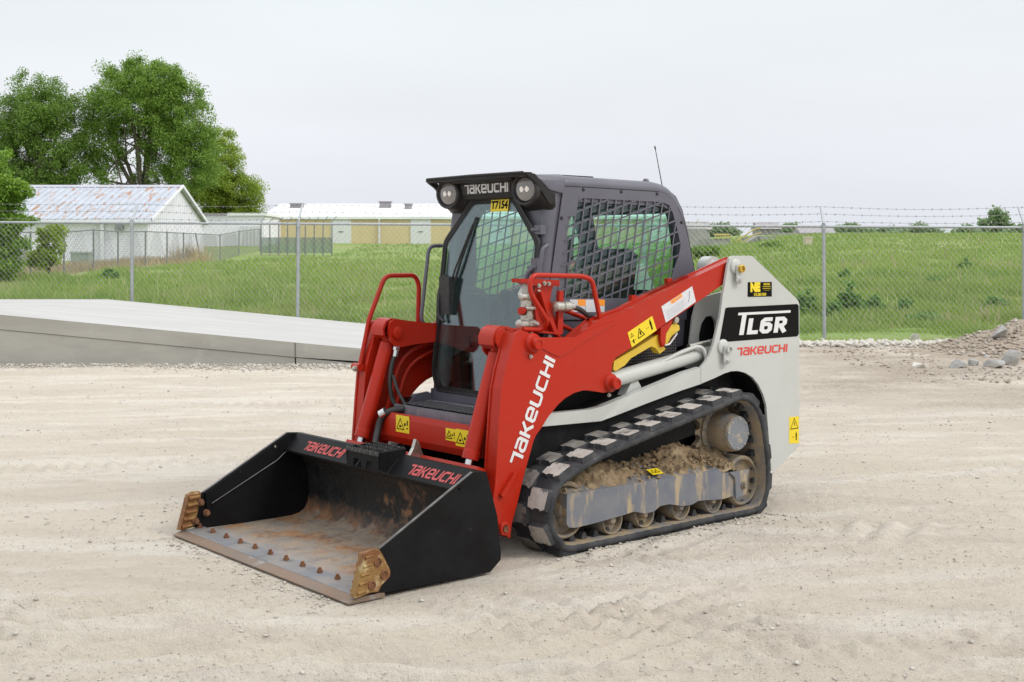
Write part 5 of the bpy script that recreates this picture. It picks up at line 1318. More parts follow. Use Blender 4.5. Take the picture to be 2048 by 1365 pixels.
# browner soil towards the far right of the lot
far = _m('MULTIPLY', _m('MULTIPLY', _r(sp.outputs[1], 9.5, 14.5), _r(sp.outputs[0], -1.5, 4.0)), _r(_n(.9, (.5, 1, 1)), .30, .58))
c_ = _mx(far, c_, _mx(_r(_n(22), .4, .6), (.47, .41, .34), (.37, .31, .25)))
t.links.new(c_, bs.inputs['Base Color'])
bp = t.nodes.new("ShaderNodeBump"); bp.inputs['Strength'].default_value = 1.0; bp.inputs['Distance'].default_value = .035
hh = _m('ADD', _n(28, None, 7), _m('MULTIPLY', _n(120, None, 4), .5)); t.links.new(hh, bp.inputs['Height']); t.links.new(bp.outputs[0], bs.inputs['Normal'])
M['dirt'] = m

# finely shaped lot in front of the camera, a coarse sheet all round it
nr, nc = 640, 560
ys = 2.3 * (25.0 / 2.3) ** (np.arange(nr) / (nr - 1)); us = np.linspace(-.62, .62, nc)
YY, UU = np.meshgrid(ys, us, indexing='ij'); XX = UU * (YY + .8)
ZZ = lot_z(XX, YY)
ZZ = ZZ * ss(0, .03, .62 - np.abs(UU))
V = np.stack([XX, YY, ZZ], -1).reshape(-1, 3)
idx = np.arange(nr * nc).reshape(nr, nc)
F = np.stack([idx[:-1, :-1], idx[:-1, 1:], idx[1:, 1:], idx[1:, :-1]], -1).reshape(-1, 4)
g_ = np_mesh("ground", V, F, M['dirt'], None, smooth=True); tag(g_, kind="structure")
b = B(); b.poly([(-160, -120, -.07), (160, -120, -.07), (160, 26, -.07), (-160, 26, -.07)], [(0, 1, 2, 3)])
g2 = b.done("gravel_yard", M['dirt']); tag(g2, kind="structure")

# field
M['field'] = mat('grass_ground', (0.165, 0.255, 0.048), (0.22, 0.285, 0.07), scale=.22, rough=.95, bump=.6, bscale=9, c3=(0.25, 0.245, 0.11), s3=.35, lo3=.54, hi3=.68, stretch3=(.35, 1.6, 1))
nr, nc = 170, 190
ys = 20.6 * (3000 / 20.6) ** ((np.arange(nr) / (nr - 1)) ** 1.15); us = np.linspace(-1.1, 1.1, nc)
YY, UU = np.meshgrid(ys, us, indexing='ij'); XX = UU * (YY + 6)
edge = 20.85 + .35 * noise2(XX * .5, 3.1 + 0 * XX) + .12 * noise2(XX * 2.2, 9.3 + 0 * XX)
YY = np.where(np.arange(nr)[:, None] == 0, edge, np.maximum(YY, edge + .02 * np.arange(nr)[:, None]))
ZZ = H(XX, YY) + .03
ZZ[0, :] = -.03
V = np.stack([XX, YY, ZZ], -1).reshape(-1, 3)
idx = np.arange(nr * nc).reshape(nr, nc)
F = np.stack([idx[:-1, :-1], idx[:-1, 1:], idx[1:, 1:], idx[1:, :-1]], -1).reshape(-1, 4)
fd = np_mesh("grass_field", V, F, M['field'], None, smooth=True); tag(fd, kind="structure")

# grass blades, as many per picture area near and far
M['grass_a'] = mat('fresh_grass', (0.195, 0.315, 0.058), (0.31, 0.405, 0.095), scale=.30, rough=.7, trans=.4, lo=.36, hi=.66, c3=(0.36, 0.36, 0.17), s3=.42, lo3=.53, hi3=.74, stretch3=(.5, 1.2, 1))
def blades(n, d0, d1, u0, u1, hmin, hmax, keep=None):
    d = 1 / rng.uniform(1 / d1, 1 / d0, n); u = rng.uniform(u0, u1, n)
    x = u * d; y = d
    ok = (y > 21.1 + .35 * noise2(x * .5, 3.1 + 0 * x)) & ~((x < -19.0) & (y > 44) & (y < 106)) & ~((x < -14.2) & (y > 94) & (y < 122))
    tall = np.clip(fbm(x * .45, y * .45, 4) * 1.5 + .5, .08, 1.4)
    bare = np.exp(-((x - 5.6) / 1.1) ** 2 - ((y - 21.6) / .7) ** 2)
    ok &= rng.random(n) > bare
    x, y, tall = x[ok], y[ok], tall[ok]; n = len(x)
    z = H(x, y)
    nearf = ss(21, 24, y) * .75 + .25
    h = (hmin + (hmax - hmin) * tall) * nearf * rng.uniform(.6, 1.3, n)
    w = .005 + .0005 * y
    a = rng.uniform(0, 2 * np.pi, n); lean = rng.uniform(.1, .75, n) * h
    dx, dy = np.cos(a), np.sin(a); la = rng.uniform(0, 2 * np.pi, n)
    p0 = np.stack([x - dx * w, y - dy * w, z], 1); p1 = np.stack([x + dx * w, y + dy * w, z], 1)
    p2 = np.stack([x + np.cos(la) * lean, y + np.sin(la) * lean, z + h], 1)
    V = np.stack([p0, p1, p2], 1).reshape(-1, 3)
    return V
V = np.concatenate([blades(400000, 20.8, 118, -.58, .58, .05, .30), blades(110000, 20.8, 38, -.58, .58, .04, .22)])
V2 = blades(9000, 22.5, 80, -.47, .47, .12, .50)
M['grass_b'] = mat('seeding_grass', (0.40, 0.42, 0.20), (0.30, 0.38, 0.12), scale=.5, rough=.8, trans=.3, c3=(0.42, 0.34, 0.24), s3=.3, lo3=.5, hi3=.65)
sd2 = np_mesh("seed_grass", V2, np.arange(len(V2)).reshape(-1, 3), M['grass_b']); tag(sd2, "taller paler seeding grass standing among the meadow grass", "grass", kind="stuff")
gr = np_mesh("grass", V, np.arange(len(V)).reshape(-1, 3), M['grass_a']); tag(gr, "fresh green meadow grass growing beyond the chain-link fence", "grass", kind="stuff")

# ================================================================== concrete ramp
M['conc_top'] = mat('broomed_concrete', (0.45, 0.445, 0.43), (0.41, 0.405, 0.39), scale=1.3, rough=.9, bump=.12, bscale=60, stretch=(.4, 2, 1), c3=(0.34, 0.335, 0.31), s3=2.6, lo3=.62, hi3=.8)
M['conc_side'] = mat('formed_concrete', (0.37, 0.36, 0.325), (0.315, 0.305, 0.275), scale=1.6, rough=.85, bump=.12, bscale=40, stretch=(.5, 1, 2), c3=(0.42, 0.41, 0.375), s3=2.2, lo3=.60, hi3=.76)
def rz_(x): return .716 if x < -7.15 else max(.716 - .0943 * (x + 7.15), -.02)
ramp = empty("concrete_ramp", (-5, 19, 0))
tag(ramp, "pale new concrete loading ramp sloping down to the right in front of the left fence", "ramp")
XS = [-16, -11, -7.15, -2.945]
def rpart(name, pts, y0, y1, matl):
    b = B(); b.py(pts, y0, y1); b.bevel(.004, 2, 30)
    o = b.done(name, matl, ramp); o.location = (5, -19, 0); return o
rpart("ramp_slab", [(-16, rz_(-16)), (-7.15, rz_(-7.15)), (-2.9452, rz_(-2.9452)), (-2.9452, rz_(-2.9452) - .20), (-7.15, .516), (-16, .516)], 16.69, 21.75, M['conc_top'])
rpart("ramp_slab", [(-2.9448, rz_(-2.9448)), (.42, .003), (.42, -.1), (-2.9448, rz_(-2.9448) - .20)], 16.69, 21.75, M['conc_top'])
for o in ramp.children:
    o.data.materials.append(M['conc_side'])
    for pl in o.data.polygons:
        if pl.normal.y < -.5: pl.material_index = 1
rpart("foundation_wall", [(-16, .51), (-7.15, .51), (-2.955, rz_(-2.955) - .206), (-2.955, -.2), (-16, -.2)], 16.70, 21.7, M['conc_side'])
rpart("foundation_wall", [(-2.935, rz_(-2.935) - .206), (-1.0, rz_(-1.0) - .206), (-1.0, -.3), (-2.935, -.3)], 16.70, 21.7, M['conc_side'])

M['joint'] = mat('sealant_joint', (0.10, 0.098, 0.09), rough=.9)
b = B(); b.box((-2.951, 16.686, rz_(-2.945) - .19), (-2.939, 16.6895, rz_(-2.945) - .006)); o = b.done("expansion_joint", M['joint'], ramp); o.location = (5, -19, 0)
# ================================================================== chain-link fence
M['galv'] = mat('galvanised_pipe', (0.36, 0.385, 0.40), (0.42, 0.44, 0.45), scale=10, rough=.45, metal=.55)
M['wire'] = mat('galvanised_wire', (0.36, 0.37, 0.365), rough=.5, metal=.4)
M['barb'] = mat('weathered_barbed_wire', (0.27, 0.265, 0.26), rough=.7, metal=.3)
def post_xy(k): return (-6.827 + 3.038 * k + (.28 if k == 5 else 0), 22.07 - .268 * k)
fence = empty("chain_link_fence", (0, 21.5, 0))
tag(fence, "galvanised chain-link fence with three strands of barbed wire crossing the whole view behind the machine", "fence")
def fpart(b, name, matl, smooth=None):
    o = b.done(name, matl, fence, smooth=smooth); o.location = (0, -21.5, 0); return o
rail_z = lambda k: 2.075 - .022 * k
KS = list(range(-2, 8))
for k in KS:
    x, y = post_xy(k); zt = rail_z(k)
    b = B(); b.rod((x + .02 * math.sin(k * 5), y, -.3), (x, y, zt + .03), .031, n=14); fpart(b, "fence_post", M['galv'], 40)
    b = B(); b.rod((x, y - .01, zt - .06), (x, y - .01, zt + .05), .038, n=14); b.rod((x, y, zt + .05), (x + .02, y + .30, zt + .36), .021, .016, n=10); fpart(b, "barb_arm", M['galv'], 40)
    for dz in (-.55, -.95, -1.5):
        b = B(); b.rod((x, y, zt + dz), (x, y, zt + dz + .02), .035, n=12); fpart(b, "tie_band", M['galv'])
for k in KS[:-1]:
    (x0, y0), (x1, y1) = post_xy(k), post_xy(k + 1); z0, z1 = rail_z(k), rail_z(k + 1)
    b = B(); b.rod((x0, y0, z0), (x1, y1, z1), .022, n=12); fpart(b, "top_rail", M['galv'], 40)
    # woven fabric: straight diagonal wires both ways, knuckled above the rail
    L = math.hypot(x1 - x0, y1 - y0); ex, ey = (x1 - x0) / L, (y1 - y0) / L
    px_, pz_ = .094, .104
    zb = .05 if k > 1 else .08
    Hh = z0 + .035 - zb
    nrow = int(Hh / (pz_ / 2)); Hh = nrow * pz_ / 2
    run = Hh / pz_ * px_
    b = B(); bm = b.bm
    def wire(p, q, r_=.0021):
        d = (q - p).normalized(); u_ = d.cross(Vector((ey, -ex, 0))).normalized(); w_ = Vector((ey, -ex, 0))
        a_ = [bm.verts.new(p + (u_ * c + w_ * s_) * r_) for c, s_ in ((1, 0), (-.5, .87), (-.5, -.87))]
        c_v = [bm.verts.new(q + (u_ * c + w_ * s_) * r_) for c, s_ in ((1, 0), (-.5, .87), (-.5, -.87))]
        for i in range(3): bm.faces.new((a_[i], a_[(i + 1) % 3], c_v[(i + 1) % 3], c_v[i]))
    n0 = int(math.ceil(L / px_))
    for i in range(-int(run / px_) - 1, n0 + int(run / px_) + 2):
        for sg_ in (1, -1):
            s0_ = i * px_ if sg_ > 0 else i * px_
            a0_, z0_ = s0_, 0.0; a1_, z1_ = s0_ + sg_ * run, Hh
            if sg_ > 0:
                if a0_ < 0: z0_ = -a0_ / run * Hh; a0_ = 0
                if a1_ > L: z1_ = Hh * (L - s0_) / run; a1_ = L
            else:
                if a0_ > L: z0_ = (s0_ - L) / run * Hh; a0_ = L
                if a1_ < 0: z1_ = Hh * s0_ / run; a1_ = 0
            if z1_ - z0_ < .02 or z1_ < 0 or z0_ > Hh: continue
            if a0_ < -.001 or a0_ > L + .001 or a1_ < -.001 or a1_ > L + .001: continue
            off = .026 + .002 * sg_
            zz0 = zb + (z0 - zb + .035 - Hh) * 0 + z0_; zz1 = zb + z1_
            dzr = (z1 - z0)
            p = Vector((x0 + ex * a0_ , y0 + ey * a0_ - off, zz0 + dzr * a0_ / L)); q = Vector((x0 + ex * a1_, y0 + ey * a1_ - off, zz1 + dzr * a1_ / L))
            wire(p, q)
    o = fpart(b, "wire_fabric", M['wire']); o["kind"] = "stuff"
    # barbed wire strands
    for j, fr_ in enumerate((.12, .55, .97)):
        b = B()
        def bpnt(tt):
            a_x = x0 + (x1 - x0) * tt; a_y = y0 + (y1 - y0) * tt; zz = z0 + (z1 - z0) * tt
            sag = -.03 * math.sin(math.pi * tt) * (1 + .4 * math.sin(k * 3 + j)) 
            return Vector((a_x + .02 * fr_, a_y + .30 * fr_, zz + .05 + .31 * fr_ + sag))
        pts = [bpnt(i / 8) for i in range(9)]
        b.tube(pts, .0035, 4)
        for i in range(22):
            c = bpnt((i + .5) / 22); a1_ = random.uniform(0, 6.28)
            dv = Vector((.3 * math.cos(a1_), .5, math.sin(a1_))).normalized() * .024
            b.rod(c - dv, c + dv, .0032, n=3); dv2 = Vector((.5, .2 * math.cos(a1_), math.cos(a1_))).normalized() * .022; b.rod(c - dv2, c + dv2, .0032, n=3)
        fpart(b, "barbed_wire", M['barb'])

# ================================================================== buildings behind
M['white_wall'] = mat('white_metal_siding', (0.80, 0.79, 0.88), (0.75, 0.74, 0.83), scale=.6, rough=.6, c3=(0.58, 0.585, 0.59), s3=.9, lo3=.6, hi3=.8, stretch3=(1, 1, .3))
M['roof_rust'] = mat('rusting_roof_sheet', (0.44, 0.475, 0.53), (0.38, 0.415, 0.47), scale=1.2, rough=.5, c3=(0.38, 0.24, 0.175), s3=2.0, lo3=.565, hi3=.59, stretch3=(1.5, .38, .38))
M['white_roof'] = mat('white_roof_sheet', (0.80, 0.81, 0.82), (0.74, 0.75, 0.77), scale=.5, rough=.5)
M['tan'] = mat('tan_siding', (0.62, 0.51, 0.28), (0.58, 0.475, 0.26), scale=.5, rough=.65)
M['white_door'] = mat('white_door_paint', (0.66, 0.67, 0.68), rough=.5)
M['grey_metal'] = mat('grey_vent_metal', (0.33, 0.31, 0.33), (0.26, 0.24, 0.26), scale=2, rough=.6)
M['dark_steel'] = mat('dark_fence_steel', (0.20, 0.21, 0.22), rough=.6, metal=.3)
def bpart(root, name, matl, fn, smooth=None):
    b = B(); fn(b); o = b.done(name, matl, root, smooth=smooth); o.location = -Vector(root.location); return o
# white shed with the rusty roof
X0, X1, Ya, Yb, Zb, Ze, Zr = -46.0, -26.07, 88.0, 104.0, .5, 3.98, 6.62
shed = empty("white_shed", (-34, 88, .8)); tag(shed, "long white metal shed with a rusty ribbed roof under the tall trees at left", "shed")
bpart(shed, "wall", M['white_wall'], lambda b: b.px([(Ya, Zb), (Yb, Zb), (Yb, Ze), ((Ya + Yb) / 2, Zr), (Ya, Ze)], X0, X1))
for i in range(int((Yb - Ya) / .55)):
    yy_ = Ya + .3 + i * .55; zt = Ze + (Zr - Ze) * (1 - abs(yy_ - (Ya + Yb) / 2) / ((Yb - Ya) / 2)) - .06
    bpart(shed, "siding_rib", M['white_wall'], lambda b: b.box((X1, yy_, Zb), (X1 + .05, yy_ + .10, zt)))
pw_ = .52; npan = int((X1 + .3 - X0) / pw_)
for side in (0, 1):
    for i in range(npan + 1):
        xa = X0 + i * pw_; xb = min(xa + pw_ - .02, X1 + .35)
        ye, yr = (Ya - .35, (Ya + Yb) / 2) if side == 0 else (Yb + .35, (Ya + Yb) / 2)
        sl = (Zr - Ze) / ((Yb - Ya) / 2); ze = Ze - .35 * sl
        def pan(b):
            b.poly([(xa, ye, ze + .05), (xb, ye, ze + .05), (xb, yr, Zr + .05), (xa, yr, Zr + .05), (xa, ye, ze + .10), (xb, ye, ze + .10), (xb, yr, Zr + .10), (xa, yr, Zr + .10)], [(0, 3, 2, 1), (4, 5, 6, 7), (0, 1, 5, 4), (1, 2, 6, 5), (2, 3, 7, 6), (3, 0, 4, 7)])
            b.poly([(xa - .03, ye, ze + .10), (xa + .07, ye, ze + .10), (xa + .07, yr, Zr + .10), (xa - .03, yr, Zr + .10), (xa, ye, ze + .19), (xa + .04, ye, ze + .19), (xa + .04, yr, Zr + .19), (xa, yr, Zr + .19)], [(4, 5, 6, 7), (0, 4, 7, 3), (1, 2, 6, 5), (0, 1, 5, 4)])
        bpart(shed, "roof_panel", M['roof_rust'], pan)
bpart(shed, "ridge_cap", M['white_wall'], lambda b: b.box((X0, 95.8, Zr + .08), (X1 + .38, 96.2, Zr + .24)))
bpart(shed, "gutter", M['white_wall'], lambda b: b.box((X0, Ya - .48, Ze - .24), (X1 + .35, Ya - .30, Ze - .05)))
bpart(shed, "barge_trim", M['white_wall'], lambda b: (b.poly([(X1 + .36, Ya - .4, Ze - .22), (X1 + .36, 96, Zr + .05), (X1 + .36, 96, Zr + .26), (X1 + .36, Ya - .4, Ze + .02), (X1 + .42, Ya - .4, Ze - .22), (X1 + .42, 96, Zr + .05), (X1 + .42, 96, Zr + .26), (X1 + .42, Ya - .4, Ze + .02)], [(0, 1, 2, 3), (7, 6, 5, 4), (0, 4, 5, 1), (2, 6, 7, 3)]), b.poly([(X1 + .36, Yb + .4, Ze - .22), (X1 + .36, 96, Zr + .05), (X1 + .36, 96, Zr + .26), (X1 + .36, Yb + .4, Ze + .02), (X1 + .42, Yb + .4, Ze - .22), (X1 + .42, 96, Zr + .05), (X1 + .42, 96, Zr + .26), (X1 + .42, Yb + .4, Ze + .02)], [(0, 1, 2, 3), (7, 6, 5, 4), (0, 4, 5, 1), (2, 6, 7, 3)])))
for px_ in (-37.4, -29.4):
    bpart(shed, "downpipe", M['white_wall'], lambda b: b.box((px_, Ya - .28, Zb), (px_ + .22, Ya - .10, Ze - .1)))
bpart(shed, "wall_lamp", M['dark_steel'], lambda b: b.box((-28.3, Ya - .5, 3.2), (-27.8, Ya - .002, 3.5)))
for i in range(16):
    bpart(shed, "siding_board", M['white_wall'], lambda b: b.poly([(X0, Ya - .05, Zb + i * .17), (X1 - .1, Ya - .05, Zb + i * .17), (X1 - .1, Ya - .004, Zb + i * .17 + .16), (X0, Ya - .004, Zb + i * .17 + .16), (X0, Ya - .004, Zb + i * .17), (X1 - .1, Ya - .004, Zb + i * .17)], [(0, 1, 2, 3), (0, 4, 5, 1)]))
# low white annexe
an = empty("white_annexe", (-25.5, 112, 2)); tag(an, "low flat-roofed white building between the shed gable and the tan warehouse", "building")
bpart(an, "wall", M['white_wall'], lambda b: b.box((-30, 112, .5), (-22.6, 124, 4.95)))
for i in range(12): bpart(an, "roof_rib", M['grey_metal'], lambda b: b.box((-30 + i * .34, 111.7, 4.96), (-29.85 + i * .34, 124, 5.16)))
bpart(an, "roof_edge", M['white_roof'], lambda b: b.box((-25.9, 111.8, 4.955), (-22.4, 124, 5.2)))
for i in range(6): bpart(an, "door_rib", M['white_door'], lambda b: b.box((-24.7 + i * .33, 111.86, 2.0), (-24.55 + i * .33, 111.998, 4.05)))
# tan warehouse
wx0, wx1, wy, wy2, wzb, wze, wzr = -24.3, 16.6, 120.0, 140.0, 1.6, 5.05, 6.65
wh = empty("tan_warehouse", (0, 120, 2.4)); tag(wh, "long tan metal warehouse with white doors and a white ribbed roof", "warehouse")
bpart(wh, "wall", M['tan'], lambda b: b.px([(wy, wzb), (wy2, wzb), (wy2, wze), ((wy + wy2) / 2, wzr - .1), (wy, wze)], wx0, wx1))
for i in range(45):
    xa = wx0 - .2 + i * .92
    def pan(b):
        b.poly([(xa, wy - .12, wze - .02), (xa + .91, wy - .12, wze - .02), (xa + .91, 130, wzr), (xa, 130, wzr), (xa, wy - .12, wze + .08), (xa + .91, wy - .12, wze + .08), (xa + .91, 130, wzr + .1), (xa, 130, wzr + .1)], [(0, 3, 2, 1), (4, 5, 6, 7), (0, 1, 5, 4), (1, 2, 6, 5), (2, 3, 7, 6), (3, 0, 4, 7)])
        b.box((xa, wy - .12, wze + .0), (xa + .06, wy - .11, wze + .14))
    bpart(wh, "roof_panel", M['white_roof'], pan)
bpart(wh, "roof_back", M['white_roof'], lambda b: b.poly([(wx0 - .2, 130, wzr + .1), (wx1 + .2, 130, wzr + .1), (wx1 + .2, wy2 + .3, wze), (wx0 - .2, wy2 + .3, wze)], [(0, 1, 2, 3)]))
bpart(wh, "eave_trim", M['white_roof'], lambda b: b.box((wx0 - .2, wy - .20, wze - .20), (wx1 + .2, wy - .125, wze + .06)))
bpart(wh, "corner_trim", M['white_door'], lambda b: b.box((wx0 - .05, wy - .06, wzb), (wx0 + .75, wy - .002, wze - .1)))
for i in range(5):
    xa = (662 - 1024) / 2457 * 120 + i * 7.77
    bpart(wh, "door_leaf", M['white_door'], lambda b: b.box((xa, wy - .08, wzb + .5), (xa + 1.98, wy - .002, wze - .12)))
    bpart(wh, "downpipe", M['white_door'], lambda b: b.box((xa + 4.65, wy - .2, wzb), (xa + 4.83, wy - .05, wze - .2)))
    bpart(wh, "door_handle", M['dark_steel'], lambda b: b.box((xa + .8, wy - .14, 3.6), (xa + 1.2, wy - .081, 3.68)))
for px_, w_, h_, yy_ in ((594, 1.25, .42, 127), (771, 1.15, .62, 127), (817, .70, .50, 126)):
    xa = (px_ - 1024) / 2457 * yy_; zz = wze + (yy_ - wy) / 10 * (wzr - wze)
    bpart(wh, "roof_vent", M['grey_metal'], lambda b: (b.box((xa - w_ / 2, yy_ - .5, zz), (xa + w_ / 2, yy_ + .5, zz + h_)), b.box((xa - w_ / 2 - .1, yy_ - .6, zz + h_), (xa + w_ / 2 + .1, yy_ + .6, zz + h_ + .1))))

# fence run by the shed, going away from us
ff = empty("yard_fence", (-20, 60, .6)); tag(ff, "older dark-posted wire fence running along the white shed", "fence")
pth = [(61, 50.), (128, 53.), (187, 57.), (236, 61.), (291, 66.), (334, 70.5), (367, 75.), (393, 79.), (440, 88.), (478, 97.), (520, 104.)]
pts = [((p - 1024) / 2457 * d, d) for p, d in pth]
pts = [(-20.6, 45.)] + pts
for i, (x, y) in enumerate(pts):
    z = float(H(x, y)); lean = .35 if i == 8 else 0
    bpart(ff, "fence_post", M['dark_steel'], lambda b: b.rod((x + lean, y, z - .2), (x - lean * .2, y, z + 1.95), .045, n=8))
for (x0, y0), (x1, y1) in zip(pts[:-1], pts[1:]):
    z0 = float(H(x0, y0)); z1 = float(H(x1, y1))
    bpart(ff, "top_rail", M['dark_steel'], lambda b: b.rod((x0, y0, z0 + 1.9), (x1, y1, z1 + 1.9), .03, n=6))
    def fab(b):
        L = math.hypot(x1 - x0, y1 - y0); n = int(L / .22)
        for k in range(n + 1):
            for sg_ in (1, -1):
                a0_ = k / n; a1_ = min(1, max(0, a0_ + sg_ * 1.8 / L)); hz = abs(a1_ - a0_) * L / 1.8 * 1.85
                if hz < .1: continue
                zz = z0 + (z1 - z0) * a0_
                b.rod((x0 + (x1 - x0) * a0_, y0 + (y1 - y0) * a0_, zz + .02), (x0 + (x1 - x0) * a1_, y0 + (y1 - y0) * a1_, zz + .02 + hz), .006, n=3, caps=False)
    o = bpart(ff, "wire_fabric", M['dark_steel'], fab); o["kind"] = "stuff"
# screened enclosure
M['screen_cloth'] = mat('green_windscreen_cloth', (0.22, 0.30, 0.25), (0.26, 0.34, 0.29), scale=2, rough=.8)
_t = M['screen_cloth'].node_tree; _p = _t.nodes["Principled BSDF"]; _tr = _t.nodes.new("ShaderNodeBsdfTransparent"); _ms = _t.nodes.new("ShaderNodeMixShader"); _ms.inputs[0].default_value = .42
_t.links.new(_p.outputs[0], _ms.inputs[1]); _t.links.new(_tr.outputs[0], _ms.inputs[2]); _t.links.new(_ms.outputs[0], _t.nodes["Material Output"].inputs[0])
en = empty("screened_enclosure", (-17, 97, 1.5)); tag(en, "fenced enclosure with green windscreen cloth in front of the tan warehouse", "fence")
ex0, ex1 = (522 - 1024) / 2457 * 97, (664 - 1024) / 2457 * 97
for i in range(9):
    x = ex0 + (ex1 - ex0) * i / 8; z = float(H(x, 97))
    bpart(en, "fence_post", M['dark_steel'], lambda b: (b.rod((x, 97, z - .2), (x, 97, z + 2.7), .05, n=8), b.rod((x, 97, z + 2.7), (x + .35, 97.1, z + 3.1), .03, n=6)))
z = float(H((ex0 + ex1) / 2, 97))
bpart(en, "top_rail", M['dark_steel'], lambda b: b.rod((ex0, 97, z + 2.6), (ex1, 97, z + 2.6), .035, n=6))
bpart(en, "windscreen_cloth", M['screen_cloth'], lambda b: b.box((ex0, 97.06, z + .25), (ex1, 97.09, z + 1.5)))
# utility boxes by the shed
M['box_green'] = mat('pale_green_cabinet', (0.30, 0.37, 0.31), rough=.5)
def cabinet(name, px_, d, w_, h_, label, matl):
    x = (px_ - 1024) / 2457 * d; z = float(H(x, d))
    r_ = empty(name, (x, d, z)); tag(r_, label, "cabinet")
    for nm, lo, hi in (("cabinet_body", (-w_ / 2, 0, 0), (w_ / 2, w_ * .7, h_)), ("cabinet_lid", (-w_ / 2 - .04, -.04, h_), (w_ / 2 + .04, w_ * .7 + .04, h_ + .07)), ("cabinet_door", (-w_ / 2 + .06, -.03, .12), (w_ / 2 - .06, -.002, h_ - .1))):
        b = B(); b.box(lo, hi); b.bevel(.02, 1); b.done(nm, matl, r_)
cabinet("transformer_cabinet", 159, 60, .85, .80, "pale green transformer cabinet beside the wire fence at the white shed", M['box_green'])
cabinet("cooling_unit", 52, 56, .7, .95, "dark boxy cooling unit half hidden by the left shrub", M['grey_metal'])
cabinet("utility_pedestal", 1617, 66, .40, .52, "small beige utility pedestal standing in the right meadow", mat('beige_cabinet', (0.60, 0.52, 0.42), rough=.6))
# concrete platform with yellow rails at right
pf = empty("concrete_platform", (18, 82, 2)); tag(pf, "grey concrete dock with yellow handrails and stairs across the right meadow", "platform")
M['conc_old'] = mat('old_concrete', (0.33, 0.33, 0.32), (0.26, 0.26, 0.255), scale=.8, rough=.9, bump=.1)
W85 = lambda px_, py_: ((px_ - 1024) / 2457 * 85, 1.532 + (507 - py_) / 2457 * 85)
def q85(pl, d=85.0): return [((a - 1024) / 2457 * d, 1.532 + (507 - c) / 2457 * d) for a, c in pl]
bpart(pf, "dock_wall", M['conc_old'], lambda b: b.py(q85([(1428, 478), (1462, 478), (1462, 500), (1428, 500)]), 85, 92))
bpart(pf, "dock_wall", M['conc_old'], lambda b: b.py(q85([(1522, 473), (1552, 473), (1552, 486), (1530, 492), (1522, 500)]), 85, 92))
bpart(pf, "stair_flight", M['conc_old'], lambda b: b.py(q85([(1476, 497), (1519, 472), (1523, 472), (1523, 500), (1476, 500)]), 85.5, 88))
M['rail_y'] = mat('faded_yellow_rail', (0.50, 0.40, 0.13), rough=.7)
for i in range(7):
    bpart(pf, "rail_post", M['rail_y'], lambda b: b.box((*[q85([(1430 + i * 5, 478)])[0][0], 84.9, q85([(1430 + i * 5, 478)])[0][1]][:3],), (q85([(1430 + i * 5, 478)])[0][0] + .07, 84.97, q85([(0, 470)])[0][1])))
bpart(pf, "handrail", M['rail_y'], lambda b: b.rod((q85([(1429, 470)])[0][0], 84.95, q85([(1429, 470)])[0][1]), (q85([(1459, 470)])[0][0], 84.95, q85([(1459, 470)])[0][1]), .06, n=6))
for dz in (0, .35):
    bpart(pf, "stair_rail", M['rail_y'], lambda b: b.tube([(q85([(1476, 492)])[0][0], 85.4, q85([(0, 492)])[0][1] + dz), (q85([(1510, 470)])[0][0], 85.4, q85([(0, 470)])[0][1] + dz), (q85([(1524, 466)])[0][0], 85.4, q85([(0, 466)])[0][1] + dz)], .05, 6))
bpart(pf, "back_wall", M['conc_old'], lambda b: b.py(q85([(1376, 458), (1412, 458), (1420, 470), (1420, 500), (1376, 500)], 95), 95, 101))
# long low wall and sheds on the skyline
lw_ = empty("boundary_wall", (40, 150, 4)); tag(lw_, "long low grey boundary wall along the top of the right meadow", "wall")
for i in range(14):
    xa = (1545 - 1024) / 2457 * 150 + i * 3.6
    bpart(lw_, "wall_panel", M['conc_old'], lambda b: b.box((xa, 150, 2.6), (xa + 3.56, 150.4, 1.532 + (507 - 466 - i * .25) / 2457 * 150)))
for j, (pa, pb, pt, d, mt, lb) in enumerate(((1604, 1668, 461, 210, 'white_roof', "white low house on the skyline left of the right fence post"), (1380, 1420, 452, 160, 'conc_old', "grey distant shed on the skyline behind the cab"), (1520, 1560, 452, 190, 'grey_metal', "grey distant tank shed above the concrete dock"))):
    xa, xb = (pa - 1024) / 2457 * d, (pb - 1024) / 2457 * d; zt = 1.532 + (507 - pt) / 2457 * d; zb_ = float(H((xa + xb) / 2, d)) - 1
    r_ = empty("distant_shed", ((xa + xb) / 2, d, zb_)); tag(r_, lb, "shed")
    bpart(r_, "wall", M['white_wall'] if j == 0 else M[mt], lambda b: b.box((xa, d, zb_), (xb, d + 6, zt - .5)))
    bpart(r_, "roof", M[mt] if j else M['grey_metal'], lambda b: b.px([(d - .4, zt - .5), (d + 6.4, zt - .5), (d + 3, zt + .6)], xa - .3, xb + .3))

# ================================================================== trees and shrubs
M['bark'] = mat('tree_bark', (0.085, 0.068, 0.052), (0.12, 0.10, 0.08), scale=3, rough=.95, bump=.4, bscale=12)
def leafmat(nm, a, b_, c): return mat(nm, a, b_, scale=.55, rough=.55, trans=.35, c3=c, s3=2.2, lo3=.5, hi3=.75)
M['leaf_dark'] = leafmat('elm_leaves', (0.125, 0.225, 0.032), (0.175, 0.295, 0.045), (0.225, 0.35, 0.065))
M['leaf_mid'] = leafmat('elm_leaves_light', (0.15, 0.265, 0.034), (0.205, 0.34, 0.048), (0.26, 0.39, 0.07))
M['leaf_yel'] = leafmat('yellowgreen_leaves', (0.22, 0.32, 0.028), (0.30, 0.41, 0.045), (0.36, 0.46, 0.065))
M['leaf_near'] = leafmat('bright_leaves', (0.17, 0.31, 0.032), (0.25, 0.40, 0.05), (0.10, 0.19, 0.025))
